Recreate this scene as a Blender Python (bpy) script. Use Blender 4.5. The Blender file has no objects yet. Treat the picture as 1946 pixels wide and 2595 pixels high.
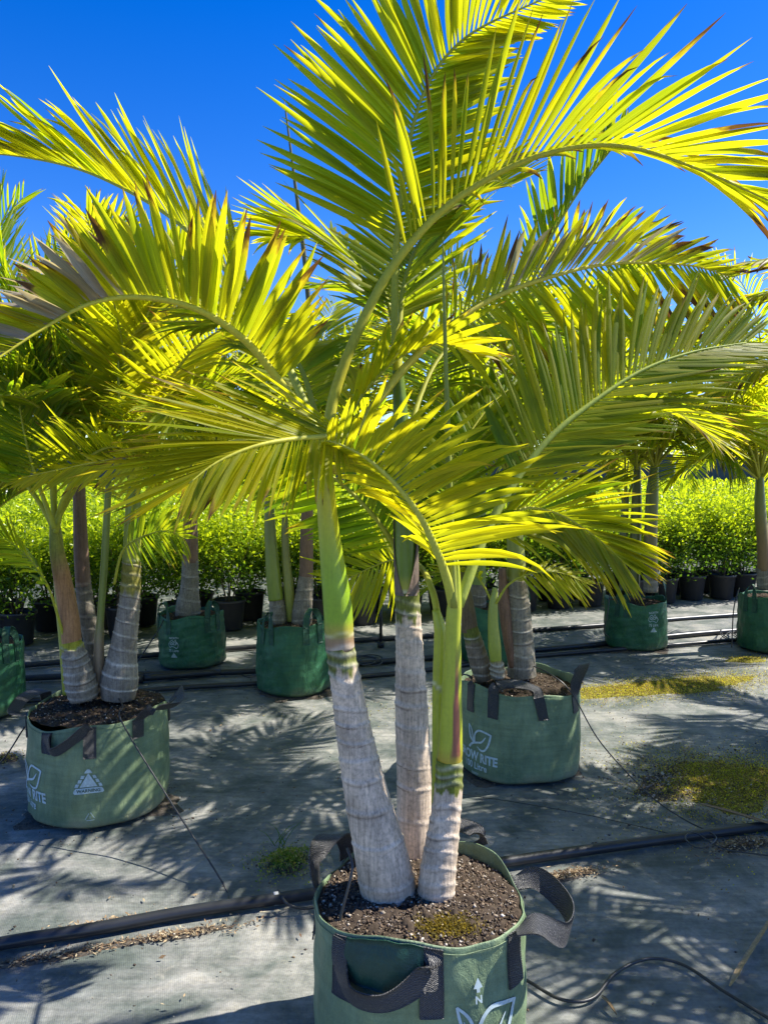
import bpy, math
import numpy as np
from mathutils import Vector, Matrix

# ------------------------------------------------------------------ camera, sky, sun, exposure
scene = bpy.context.scene
COL = scene.collection
R_ = math.radians
CAM_H = 1.5
PITCH = R_(3.1)
FPX, CX, CY = 1953.0, 973.0, 1297.5          # focal length and centre in photo pixels (1946 x 2595)

cam_d = bpy.data.cameras.new('camera')
cam = bpy.data.objects.new('camera', cam_d)
COL.objects.link(cam)
cam.location = (0, 0, CAM_H)
cam.rotation_euler = (math.pi / 2 - PITCH, 0, 0)
cam_d.sensor_fit = 'VERTICAL'
cam_d.angle = 2 * math.atan(1297.5 / FPX)
cam_d.clip_start = 0.05
cam_d.clip_end = 4000
scene.camera = cam

SUN_DIR = Vector((0.84, 0.23, 1.0)).normalized()
SUN_EL = math.asin(SUN_DIR.z)
SUN_AZ = math.atan2(SUN_DIR.x, SUN_DIR.y)
world = bpy.data.worlds.new('World')
scene.world = world
world.use_nodes = True
wn, wl = world.node_tree.nodes, world.node_tree.links
wn.clear()
wo = wn.new('ShaderNodeOutputWorld')
bg = wn.new('ShaderNodeBackground')
sky = wn.new('ShaderNodeTexSky')
sky.sky_type = 'NISHITA'
sky.sun_disc = False
sky.sun_elevation = SUN_EL
sky.sun_rotation = SUN_AZ
sky.altitude = 300
sky.air_density = 1.0
sky.dust_density = 0.15
sky.ozone_density = 3.0
hs = wn.new('ShaderNodeHueSaturation')
hs.inputs['Saturation'].default_value = 1.44
hs.inputs['Hue'].default_value = 0.521
wl.new(sky.outputs[0], hs.inputs['Color'])
wl.new(hs.outputs[0], bg.inputs[0])
bg.inputs[1].default_value = 0.089
wl.new(bg.outputs[0], wo.inputs[0])

sun_d = bpy.data.lights.new('sun', 'SUN')
sun_d.energy = 4.0
sun_d.angle = R_(0.55)
sun_d.color = (1.0, 0.95, 0.86)
sun = bpy.data.objects.new('sun', sun_d)
COL.objects.link(sun)
sun.rotation_euler = (-SUN_DIR).to_track_quat('-Z', 'Y').to_euler()
sun.location = (6, 2, 8)

scene.view_settings.view_transform = 'Standard'
scene.view_settings.look = 'None'
scene.view_settings.gamma = 1
scene.view_settings.exposure = 1.35
scene.view_settings.use_curve_mapping = False
scene.render.engine = 'CYCLES'
scene.cycles.max_bounces = 6
scene.cycles.transmission_bounces = 3
scene.cycles.diffuse_bounces = 4
scene.cycles.glossy_bounces = 2

# ------------------------------------------------------------------ photo pixel -> world point
_cp, _sp = math.cos(PITCH), math.sin(PITCH)


def ray(px, py):
    x, y = (px - CX) / FPX, -(py - CY) / FPX
    return np.array([x, y * _sp + _cp, y * _cp - _sp])


def P(px, py, Y):
    d = ray(px, py)
    return np.array([0, 0, CAM_H]) + d * (Y / d[1])


def G(px, py, z=0.0):
    d = ray(px, py)
    return np.array([0, 0, CAM_H]) + d * ((z - CAM_H) / d[2])


def PL(pts):
    return [P(*p) for p in pts]


def norm(v):
    v = np.asarray(v, float)
    return v / np.maximum(np.linalg.norm(v, axis=-1, keepdims=True), 1e-9)


def spline(pts, n):
    """Catmull-Rom through pts, n samples evenly by arc length; works for any column count."""
    p = np.asarray(pts, float)
    if len(p) == 2:
        t = np.linspace(0, 1, n)[:, None]
        return p[0] * (1 - t) + p[1] * t
    q = np.vstack([2 * p[0] - p[1], p, 2 * p[-1] - p[-2]])
    out = []
    for i in range(1, len(q) - 2):
        t = np.linspace(0, 1, 24, endpoint=False)[:, None]
        a, b, c, d = q[i - 1], q[i], q[i + 1], q[i + 2]
        out.append(0.5 * ((2 * b) + (c - a) * t + (2 * a - 5 * b + 4 * c - d) * t ** 2 + (3 * b - a - 3 * c + d) * t ** 3))
    out = np.vstack(out + [p[-1:]])
    seg = np.linalg.norm(np.diff(out[:, :3], axis=0), axis=1)
    s = np.concatenate([[0], np.cumsum(seg)])
    u = np.linspace(0, s[-1], n)
    return np.stack([np.interp(u, s, out[:, k]) for k in range(out.shape[1])], 1)


# ------------------------------------------------------------------ materials
def new_mat(name):
    m = bpy.data.materials.new(name)
    m.use_nodes = True
    nt = m.node_tree
    b = nt.nodes['Principled BSDF']
    return m, nt, b


def nd(nt, typ, **kw):
    n = nt.nodes.new(typ)
    for k, v in kw.items():
        if hasattr(n, k) and k not in n.inputs:
            setattr(n, k, v)
        else:
            n.inputs[k].default_value = v
    return n


def mixc(nt, f, a, b, mode='MIX'):
    n = nt.nodes.new('ShaderNodeMix')
    n.data_type = 'RGBA'
    n.blend_type = mode
    for sock, v in ((n.inputs['Factor'], f), (n.inputs['A'], a), (n.inputs['B'], b)):
        s = sock
        if sock.name == 'A':
            s = n.inputs[6]
        elif sock.name == 'B':
            s = n.inputs[7]
        else:
            s = n.inputs[0]
        if isinstance(v, (int, float)):
            s.default_value = v
        elif isinstance(v, tuple):
            s.default_value = (*v, 1) if len(v) == 3 else v
        else:
            nt.links.new(v, s)
    return n.outputs[2]


def math_(nt, op, a, b=None, clamp=False):
    n = nt.nodes.new('ShaderNodeMath')
    n.operation = op
    n.use_clamp = clamp
    for i, v in enumerate((a, b)):
        if v is None:
            continue
        if isinstance(v, (int, float)):
            n.inputs[i].default_value = v
        else:
            nt.links.new(v, n.inputs[i])
    return n.outputs[0]


def ramp(nt, fac, stops):
    n = nt.nodes.new('ShaderNodeValToRGB')
    el = n.color_ramp.elements
    while len(el) < len(stops):
        el.new(0.5)
    for e, (p, c) in zip(el, stops):
        e.position = p
        e.color = (c, c, c, 1) if isinstance(c, (int, float)) else (*c, 1)
    nt.links.new(fac, n.inputs[0])
    return n.outputs[0]


def noise(nt, vec, scale, detail=4, rough=0.55, dist=0.0):
    n = nt.nodes.new('ShaderNodeTexNoise')
    n.inputs['Scale'].default_value = scale
    n.inputs['Detail'].default_value = detail
    n.inputs['Roughness'].default_value = rough
    n.inputs['Distortion'].default_value = dist
    if vec is not None:
        nt.links.new(vec, n.inputs['Vector'])
    return n.outputs[0]


def mapping(nt, vec, scale=(1, 1, 1), rot=(0, 0, 0)):
    n = nt.nodes.new('ShaderNodeMapping')
    n.inputs['Scale'].default_value = scale
    n.inputs['Rotation'].default_value = rot
    nt.links.new(vec, n.inputs['Vector'])
    return n.outputs[0]


def coord(nt, which='Object'):
    return nt.nodes.new('ShaderNodeTexCoord').outputs[which]


def geopos(nt):
    return nt.nodes.new('ShaderNodeNewGeometry').outputs['Position']


def attr(nt, name):
    n = nt.nodes.new('ShaderNodeAttribute')
    n.attribute_name = name
    return n


def bump(nt, b, h, strength=0.3, dist=0.01):
    n = nt.nodes.new('ShaderNodeBump')
    n.inputs['Strength'].default_value = strength
    n.inputs['Distance'].default_value = dist
    nt.links.new(h, n.inputs['Height'])
    nt.links.new(n.outputs[0], b.inputs['Normal'])


def leaf_material(name, green, yellow, trans_gain, rough=0.36, trans_mix=0.5):
    m, nt, b = new_mat(name)
    la, lv = attr(nt, 'leaf'), attr(nt, 'luv')
    sep = nd(nt, 'ShaderNodeSeparateColor')
    nt.links.new(la.outputs['Color'], sep.inputs[0])
    s, yel, brn, dry = sep.outputs[0], sep.outputs[1], sep.outputs[2], la.outputs['Alpha']
    vein = noise(nt, mapping(nt, lv.outputs['Vector'], (16, 1.2, 90)), 1.0, 2, 0.5)
    blot = noise(nt, mapping(nt, lv.outputs['Vector'], (1.5, 5, 70)), 1.0, 3, 0.6)
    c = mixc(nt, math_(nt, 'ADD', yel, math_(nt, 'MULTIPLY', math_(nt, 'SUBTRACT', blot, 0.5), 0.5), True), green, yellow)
    vf = ramp(nt, vein, [(0.3, 0.72), (0.7, 1.15)])
    c = mixc(nt, 1.0, c, vf, 'MULTIPLY')
    # withered tips and dried leaflets
    lim = math_(nt, 'SUBTRACT', math_(nt, 'ADD', s, math_(nt, 'MULTIPLY', math_(nt, 'SUBTRACT', blot, 0.5), 0.5)), math_(nt, 'SUBTRACT', 1.08, brn))
    bf = math_(nt, 'MULTIPLY', lim, 7.0, True)
    pale = math_(nt, 'MULTIPLY', math_(nt, 'ADD', lim, 0.12), 6.0, True)
    c = mixc(nt, math_(nt, 'MULTIPLY', pale, 0.55), c, (0.42, 0.29, 0.03))
    c = mixc(nt, bf, c, (0.13, 0.066, 0.025))
    dryc = mixc(nt, vein, (0.34, 0.29, 0.22), (0.62, 0.57, 0.48))
    c = mixc(nt, dry, c, dryc)
    tr = nt.nodes.new('ShaderNodeBsdfTranslucent')
    gain = mixc(nt, math_(nt, 'MAXIMUM', math_(nt, 'MULTIPLY', bf, 0.8), math_(nt, 'MULTIPLY', dry, 0.8)), trans_gain, (0.6, 0.5, 0.4))
    nt.links.new(mixc(nt, 1.0, c, gain, 'MULTIPLY'), tr.inputs[0])
    nt.links.new(c, b.inputs['Base Color'])
    b.inputs['Roughness'].default_value = rough
    b.inputs['Specular IOR Level'].default_value = 0.32
    bump(nt, b, vein, 0.25, 0.002)
    mx = nt.nodes.new('ShaderNodeMixShader')
    mx.inputs[0].default_value = trans_mix
    nt.links.new(b.outputs[0], mx.inputs[1])
    nt.links.new(tr.outputs[0], mx.inputs[2])
    nt.links.new(mx.outputs[0], nt.nodes['Material Output'].inputs[0])
    return m


def stem_material(name, streak=0.5, rough=0.6, blotch=0.35, waxy=0.2, scale=1.0):
    """colour from the 'col' attribute, broken up by fine lengthwise streaks and blotches"""
    m, nt, b = new_mat(name)
    c = attr(nt, 'col').outputs['Color']
    g = coord(nt)
    st = noise(nt, mapping(nt, g, (150 * scale, 150 * scale, 9 * scale)), 1.0, 4, 0.65)
    bl = noise(nt, mapping(nt, g, (26, 26, 14)), 1.0, 5, 0.65)
    sp = noise(nt, g, 95, 4, 0.7)
    c = mixc(nt, streak, c, ramp(nt, st, [(0.3, 0.25), (0.55, 0.9), (0.75, 1.25)]), 'MULTIPLY')
    c = mixc(nt, blotch, c, ramp(nt, bl, [(0.33, 0.45), (0.6, 1.1), (0.75, 1.3)]), 'MULTIPLY')
    c = mixc(nt, blotch, c, ramp(nt, sp, [(0.34, 0.45), (0.5, 1.0), (0.68, 1.3)]), 'MULTIPLY')
    nt.links.new(c, b.inputs['Base Color'])
    b.inputs['Roughness'].default_value = rough
    b.inputs['Specular IOR Level'].default_value = waxy
    bump(nt, b, math_(nt, 'ADD', st, math_(nt, 'MULTIPLY', sp, 0.7)), 0.8 * streak + 0.04, 0.004)
    return m


def flat_mat(name, color, rough=0.6, spec=0.3, nscale=30, namt=0.3, bmp=0.15):
    m, nt, b = new_mat(name)
    g = geopos(nt)
    n = noise(nt, g, nscale, 5, 0.6)
    c = mixc(nt, namt, color, ramp(nt, n, [(0.3, 0.35), (0.5, 1.0), (0.72, 1.5)]), 'MULTIPLY')
    nt.links.new(c, b.inputs['Base Color'])
    b.inputs['Roughness'].default_value = rough
    b.inputs['Specular IOR Level'].default_value = spec
    if bmp:
        bump(nt, b, n, bmp, 0.004)
    return m


def col_mat(name, rough=0.8, spec=0.2, trans=0.0, namt=0.4, nscale=60):
    m, nt, b = new_mat(name)
    c = attr(nt, 'col').outputs['Color']
    n = noise(nt, geopos(nt), nscale, 3, 0.6)
    c = mixc(nt, namt, c, ramp(nt, n, [(0.3, 0.5), (0.7, 1.4)]), 'MULTIPLY')
    nt.links.new(c, b.inputs['Base Color'])
    b.inputs['Roughness'].default_value = rough
    b.inputs['Specular IOR Level'].default_value = spec
    if trans:
        tr = nt.nodes.new('ShaderNodeBsdfTranslucent')
        nt.links.new(mixc(nt, 1.0, c, (2.6, 2.4, 0.9), 'MULTIPLY'), tr.inputs[0])
        mx = nt.nodes.new('ShaderNodeMixShader')
        mx.inputs[0].default_value = trans
        nt.links.new(b.outputs[0], mx.inputs[1])
        nt.links.new(tr.outputs[0], mx.inputs[2])
        nt.links.new(mx.outputs[0], nt.nodes['Material Output'].inputs[0])
    return m


def bag_mat(name, c1, c2, dust, rough=0.55):
    m, nt, b = new_mat(name)
    g = coord(nt)
    n1 = noise(nt, g, 5.5, 5, 0.6)
    n2 = noise(nt, mapping(nt, g, (3, 3, 60)), 1.0, 3, 0.6)
    n3 = noise(nt, mapping(nt, g, (45, 45, 9)), 1.0, 4, 0.65)
    weave = noise(nt, mapping(nt, g, (420, 420, 420)), 1.0, 1, 0.5)
    c = mixc(nt, ramp(nt, n1, [(0.35, 0.0), (0.66, 1.0)]), c1, c2)
    c = mixc(nt, 0.35, c, ramp(nt, n2, [(0.3, 0.55), (0.65, 1.2)]), 'MULTIPLY')
    c = mixc(nt, 0.30, c, ramp(nt, n3, [(0.3, 0.5), (0.65, 1.2)]), 'MULTIPLY')
    # soil dust low on the bag
    z = nd(nt, 'ShaderNodeSeparateXYZ')
    nt.links.new(g, z.inputs[0])
    zz = math_(nt, 'ADD', math_(nt, 'MULTIPLY', z.outputs[2], -14.0), math_(nt, 'MULTIPLY', n1, 2.6))
    c = mixc(nt, math_(nt, 'MULTIPLY', math_(nt, 'SUBTRACT', zz, 0.45, True), 0.75), c, dust)
    c = mixc(nt, 0.3, c, ramp(nt, weave, [(0.35, 0.6), (0.65, 1.25)]), 'MULTIPLY')
    nt.links.new(c, b.inputs['Base Color'])
    b.inputs['Roughness'].default_value = rough
    b.inputs['Specular IOR Level'].default_value = 0.35
    cr = noise(nt, mapping(nt, g, (14, 14, 9)), 1.0, 5, 0.6, 1.2)
    h = math_(nt, 'ADD', math_(nt, 'ADD', math_(nt, 'MULTIPLY', weave, 0.15), math_(nt, 'MULTIPLY', n3, 0.25)), math_(nt, 'MULTIPLY', cr, 1.6))
    bump(nt, b, h, 0.55, 0.012)
    return m


def strap_mat():
    m, nt, b = new_mat('woven_strap')
    uv = attr(nt, 'luv').outputs['Vector']
    w = nt.nodes.new('ShaderNodeTexWave')
    w.wave_type = 'BANDS'
    w.bands_direction = 'DIAGONAL'
    nt.links.new(mapping(nt, uv, (95, 150, 1)), w.inputs['Vector'])
    w.inputs['Scale'].default_value = 1.0
    w.inputs['Distortion'].default_value = 5.0
    w.inputs['Detail'].default_value = 3.0
    n = noise(nt, mapping(nt, uv, (420, 90, 1)), 1.0, 3, 0.6)
    c = mixc(nt, w.outputs['Fac'], (0.014, 0.014, 0.016), (0.11, 0.11, 0.115))
    c = mixc(nt, ramp(nt, n, [(0.55, 0.0), (0.75, 0.6)]), c, (0.26, 0.25, 0.24))
    nt.links.new(c, b.inputs['Base Color'])
    b.inputs['Roughness'].default_value = 0.42
    b.inputs['Specular IOR Level'].default_value = 0.5
    bump(nt, b, math_(nt, 'ADD', w.outputs['Fac'], n), 0.8, 0.004)
    return m


def ground_mat():
    m, nt, b = new_mat('weed_mat_fabric')
    g = geopos(nt)
    big = noise(nt, g, 0.9, 5, 0.6, 0.6)
    mid = noise(nt, g, 4.0, 6, 0.66, 0.4)
    streak = noise(nt, mapping(nt, g, (5, 38, 1), (0, 0, R_(-16))), 1.0, 5, 0.65)
    fine = noise(nt, g, 55, 5, 0.7)
    specks = noise(nt, g, 130, 2, 0.5)
    c = mixc(nt, ramp(nt, big, [(0.33, 0.0), (0.66, 1.0)]), (0.185, 0.195, 0.182), (0.345, 0.335, 0.305))
    c = mixc(nt, ramp(nt, mid, [(0.38, 0.9), (0.60, 0.0)]), c, (0.085, 0.105, 0.092))
    c = mixc(nt, ramp(nt, mid, [(0.58, 0.0), (0.78, 0.6)]), c, (0.40, 0.365, 0.275))
    c = mixc(nt, 0.6, c, ramp(nt, streak, [(0.3, 0.5), (0.55, 1.0), (0.75, 1.35)]), 'MULTIPLY')
    spots = noise(nt, g, 11, 6, 0.72, 0.8)
    c = mixc(nt, ramp(nt, spots, [(0.60, 0.0), (0.74, 0.5)]), c, (0.075, 0.085, 0.07))
    c = mixc(nt, ramp(nt, spots, [(0.28, 0.45), (0.40, 0.0)]), c, (0.43, 0.40, 0.33))
    c = mixc(nt, 0.5, c, ramp(nt, fine, [(0.3, 0.55), (0.55, 1.05), (0.75, 1.3)]), 'MULTIPLY')
    c = mixc(nt, ramp(nt, specks, [(0.70, 0.0), (0.76, 0.7)]), c, (0.055, 0.05, 0.04))
    # woven ribs of the mat
    wv = nt.nodes.new('ShaderNodeTexWave')
    nt.links.new(mapping(nt, g, (1, 1, 1), (0, 0, R_(-16))), wv.inputs['Vector'])
    wv.inputs['Scale'].default_value = 55
    wv.inputs['Distortion'].default_value = 0.6
    c = mixc(nt, 0.05, c, ramp(nt, wv.outputs['Fac'], [(0, 0.45), (1, 1.2)]), 'MULTIPLY')
    nt.links.new(c, b.inputs['Base Color'])
    b.inputs['Roughness'].default_value = 0.62
    b.inputs['Specular IOR Level'].default_value = 0.3
    h = math_(nt, 'ADD', math_(nt, 'MULTIPLY', wv.outputs['Fac'], 0.07), math_(nt, 'ADD', math_(nt, 'MULTIPLY', mid, 0.7), math_(nt, 'MULTIPLY', fine, 0.5)))
    bump(nt, b, h, 0.35, 0.012)
    return m


M = {}
M['leaf'] = leaf_material('palm_leaf', (0.115, 0.205, 0.013), (0.385, 0.365, 0.014), (2.45, 2.35, 0.75), 0.42, 0.65)
M['hedge'] = leaf_material('shrub_leaf', (0.06, 0.13, 0.016), (0.36, 0.45, 0.016), (2.5, 2.3, 0.9), 0.26, 0.5)
M['trunk'] = stem_material('palm_trunk_bark', 0.5, 0.75, 0.5)
M['shaft'] = stem_material('palm_crownshaft_skin', 0.14, 0.33, 0.16, 0.5)
M['sheath'] = stem_material('dry_leaf_sheath', 0.5, 0.6, 0.3)
M['rachis'] = stem_material('palm_rachis_skin', 0.15, 0.5, 0.2, 0.22)
M['bag100'] = bag_mat('faded_green_bag_fabric', (0.125, 0.19, 0.105), (0.25, 0.325, 0.175), (0.24, 0.21, 0.15))
M['bag75'] = bag_mat('green_bag_fabric', (0.018, 0.095, 0.042), (0.045, 0.16, 0.072), (0.10, 0.09, 0.06), 0.45)
M['strap'] = strap_mat()
M['flap'] = bag_mat('dark_green_lining', (0.012, 0.05, 0.036), (0.025, 0.085, 0.06), (0.03, 0.05, 0.035), 0.35)
M['strap75'] = bag_mat('green_strap_fabric', (0.014, 0.06, 0.035), (0.03, 0.10, 0.055), (0.05, 0.06, 0.04), 0.5)
M['print'] = flat_mat('pale_print_ink', (0.50, 0.60, 0.60), 0.6, 0.2, 90, 0.35, 0)
M['printdark'] = flat_mat('dark_green_print', (0.05, 0.10, 0.07), 0.6, 0.2, 90, 0.2, 0)
M['soil'] = flat_mat('potting_soil', (0.060, 0.045, 0.033), 0.95, 0.1, 70, 0.8, 0.8)
M['grit'] = col_mat('grit', 0.85, 0.2)
M['ground'] = ground_mat()
M['poly'] = flat_mat('black_poly_pipe', (0.022, 0.024, 0.028), 0.38, 0.5, 14, 0.35, 0.05)
M['tube'] = flat_mat('thin_black_tube', (0.035, 0.035, 0.035), 0.4, 0.5, 30, 0.3, 0)
M['pot'] = flat_mat('black_pot_plastic', (0.028, 0.028, 0.03), 0.42, 0.4, 20, 0.3, 0.03)
M['moss'] = flat_mat('moss_bed', (0.20, 0.18, 0.035), 0.95, 0.1, 22, 0.8, 1.0)
M['mossleaf'] = col_mat('moss_and_weed_leaf', 0.7, 0.2, 0.4)
M['drysoil'] = flat_mat('bare_gravelly_soil', (0.10, 0.085, 0.068), 0.95, 0.1, 60, 0.8, 1.0)
M['dryleaf'] = col_mat('dry_leaf_litter', 0.75, 0.2, 0.0, 0.5, 120)
M['twig'] = flat_mat('shrub_bark', (0.11, 0.085, 0.06), 0.9, 0.1, 60, 0.6, 0.4)
M['fence'] = flat_mat('grey_fence_fabric', (0.075, 0.095, 0.11), 0.9, 0.1, 10, 0.4, 0)
M['galv'] = flat_mat('galvanised_post', (0.42, 0.43, 0.43), 0.5, 0.5, 30, 0.3, 0)


# ------------------------------------------------------------------ mesh helpers
def mk_mesh(name, verts, faces, smooth=True, attrs=None):
    """faces: (m,k) array, or a list of such arrays"""
    fl = faces if isinstance(faces, list) else [faces]
    fl = [np.asarray(f, np.int32) for f in fl if len(f)]
    v = np.ascontiguousarray(verts, np.float32)
    me = bpy.data.meshes.new(name)
    me.vertices.add(len(v))
    me.vertices.foreach_set('co', v.ravel())
    loops = np.concatenate([f.ravel() for f in fl])
    tot = np.concatenate([np.full(len(f), f.shape[1], np.int32) for f in fl])
    start = np.concatenate([[0], np.cumsum(tot)[:-1]]).astype(np.int32)
    me.loops.add(len(loops))
    me.loops.foreach_set('vertex_index', loops)
    me.polygons.add(len(tot))
    me.polygons.foreach_set('loop_start', start)
    me.polygons.foreach_set('loop_total', tot)
    if smooth:
        me.polygons.foreach_set('use_smooth', np.ones(len(tot), bool))
    me.update(calc_edges=True)
    for k, (typ, arr) in (attrs or {}).items():
        a = me.attributes.new(k, typ, 'POINT')
        arr = np.ascontiguousarray(arr, np.float32)
        a.data.foreach_set('color' if typ == 'FLOAT_COLOR' else 'vector', arr.ravel())
    return me


def add_obj(name, me, mat=None, parent=None, loc=(0, 0, 0)):
    o = bpy.data.objects.new(name, me)
    COL.objects.link(o)
    if me is not None and mat is not None and not me.materials:
        me.materials.append(mat)
    if parent is not None:
        o.parent = parent
    o.location = loc
    return o


def empty(name, loc, label, cat, group=None):
    o = bpy.data.objects.new(name, None)
    COL.objects.link(o)
    o.location = loc
    o.empty_display_size = 0.1
    return tag(o, label, cat, group)


def tag(o, label, cat, group=None):
    o['label'] = label
    o['category'] = cat
    if group:
        o['group'] = group
    return o


def child(name, me, mat, top):
    """a part given in world coordinates under a top-level Empty"""
    return add_obj(name, me, mat, top, tuple(-Vector(top.location)))


def frames(p):
    T = norm(np.gradient(p, axis=0))
    ref = np.array([0, 0, 1.0]) if abs(T[0][2]) < 0.9 else np.array([1.0, 0, 0])
    n = norm(np.cross(np.cross(T[0], ref), T[0]))
    Ns = [n]
    for i in range(1, len(p)):
        n = Ns[-1] - T[i] * np.dot(Ns[-1], T[i])
        Ns.append(norm(n))
    N = np.array(Ns)
    return T, N, np.cross(T, N)


def tube(pts, rad, seg=8, cap=True):
    p = np.asarray(pts, float)
    T, N, B = frames(p)
    th = np.linspace(0, 2 * math.pi, seg, endpoint=False)
    r = np.broadcast_to(np.asarray(rad, float), (len(p),))
    v = p[:, None] + r[:, None, None] * (np.cos(th)[None, :, None] * N[:, None] + np.sin(th)[None, :, None] * B[:, None])
    n = len(p)
    i, j = np.meshgrid(np.arange(n - 1), np.arange(seg), indexing='ij')
    j2 = (j + 1) % seg
    f = np.stack([i * seg + j, i * seg + j2, (i + 1) * seg + j2, (i + 1) * seg + j], -1).reshape(-1, 4)
    v = v.reshape(-1, 3)
    fl = [f]
    if cap:
        fl.append(np.array([np.arange(seg)[::-1], np.arange(seg) + (n - 1) * seg]))
    return v, fl


def tube_mesh(name, pts, rad, seg=8):
    v, f = tube(pts, rad, seg)
    return mk_mesh(name, v, f)


def join_geo(parts):
    """parts: list of (verts, [face arrays])"""
    vs, fs, o = [], {}, 0
    for v, fl in parts:
        vs.append(v)
        for f in (fl if isinstance(fl, list) else [fl]):
            f = np.asarray(f)
            fs.setdefault(f.shape[1], []).append(f + o)
        o += len(v)
    return np.vstack(vs), [np.vstack(x) for x in fs.values()]


rng = np.random.RandomState(7)


# ------------------------------------------------------------------ palms
KSEC = 7
S7 = np.linspace(0, 1, KSEC)
WPROF = np.array([0.30, 0.74, 0.98, 1.0, 0.86, 0.55, 0.04])
_lf = []
for k in range(KSEC - 1):
    _lf += [(3 * k, 3 * k + 1, 3 * k + 4, 3 * k + 3), (3 * k + 1, 3 * k + 2, 3 * k + 5, 3 * k + 4)]
LF = np.array(_lf)


def leaflet_geo(base, d, wv, L, W, droop, yel, brn, dry, rs, curl=None):
    """vectorised folded leaflets -> verts (n,21,3), leaf attr (n,21,4), luv attr (n,21,3)"""
    n = len(base)
    s = S7[None, :, None]
    bend = droop[:, None, None] * (0.75 * s ** 2 + 0.35 * s ** 3.5)
    c = base[:, None] + d[:, None] * (L[:, None, None] * s * (1 - 0.28 * bend)) + np.array([0, 0, -1.0]) * (L[:, None, None] * bend)
    if curl is not None:                 # sideways sweep of the blade
        c = c + curl[:, None, :] * (L[:, None, None] * s ** 2.2)
    dd = norm(np.gradient(c, axis=1))
    w3 = wv[:, None] - dd * np.sum(wv[:, None] * dd, -1, keepdims=True)
    w3 = norm(w3)
    nv = np.cross(dd, w3)
    flip = np.sign(np.mean(nv[:, :, 2], axis=1) + 1e-6)
    nv = nv * flip[:, None, None]
    ww = (W[:, None] * WPROF[None]) * 0.5
    fold = 0.62
    e1 = c + w3 * ww[..., None] * 0.92 - nv * (ww * fold)[..., None]
    e2 = c - w3 * ww[..., None] * 0.92 - nv * (ww * fold)[..., None]
    v = np.stack([e1, c, e2], 2).reshape(n, KSEC * 3, 3)
    sA = np.repeat(np.broadcast_to(S7, (n, KSEC)), 3, axis=1)
    la = np.stack([sA, np.broadcast_to(yel[:, None], sA.shape), np.broadcast_to(brn[:, None], sA.shape), np.broadcast_to(dry[:, None], sA.shape)], -1)
    u = np.tile(np.array([0, 0.5, 1.0]), KSEC)
    r = rs.rand(n)
    lu = np.stack([np.broadcast_to(u, sA.shape), sA * 1.0, np.broadcast_to(r[:, None], sA.shape)], -1)
    return v, la, lu


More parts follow.
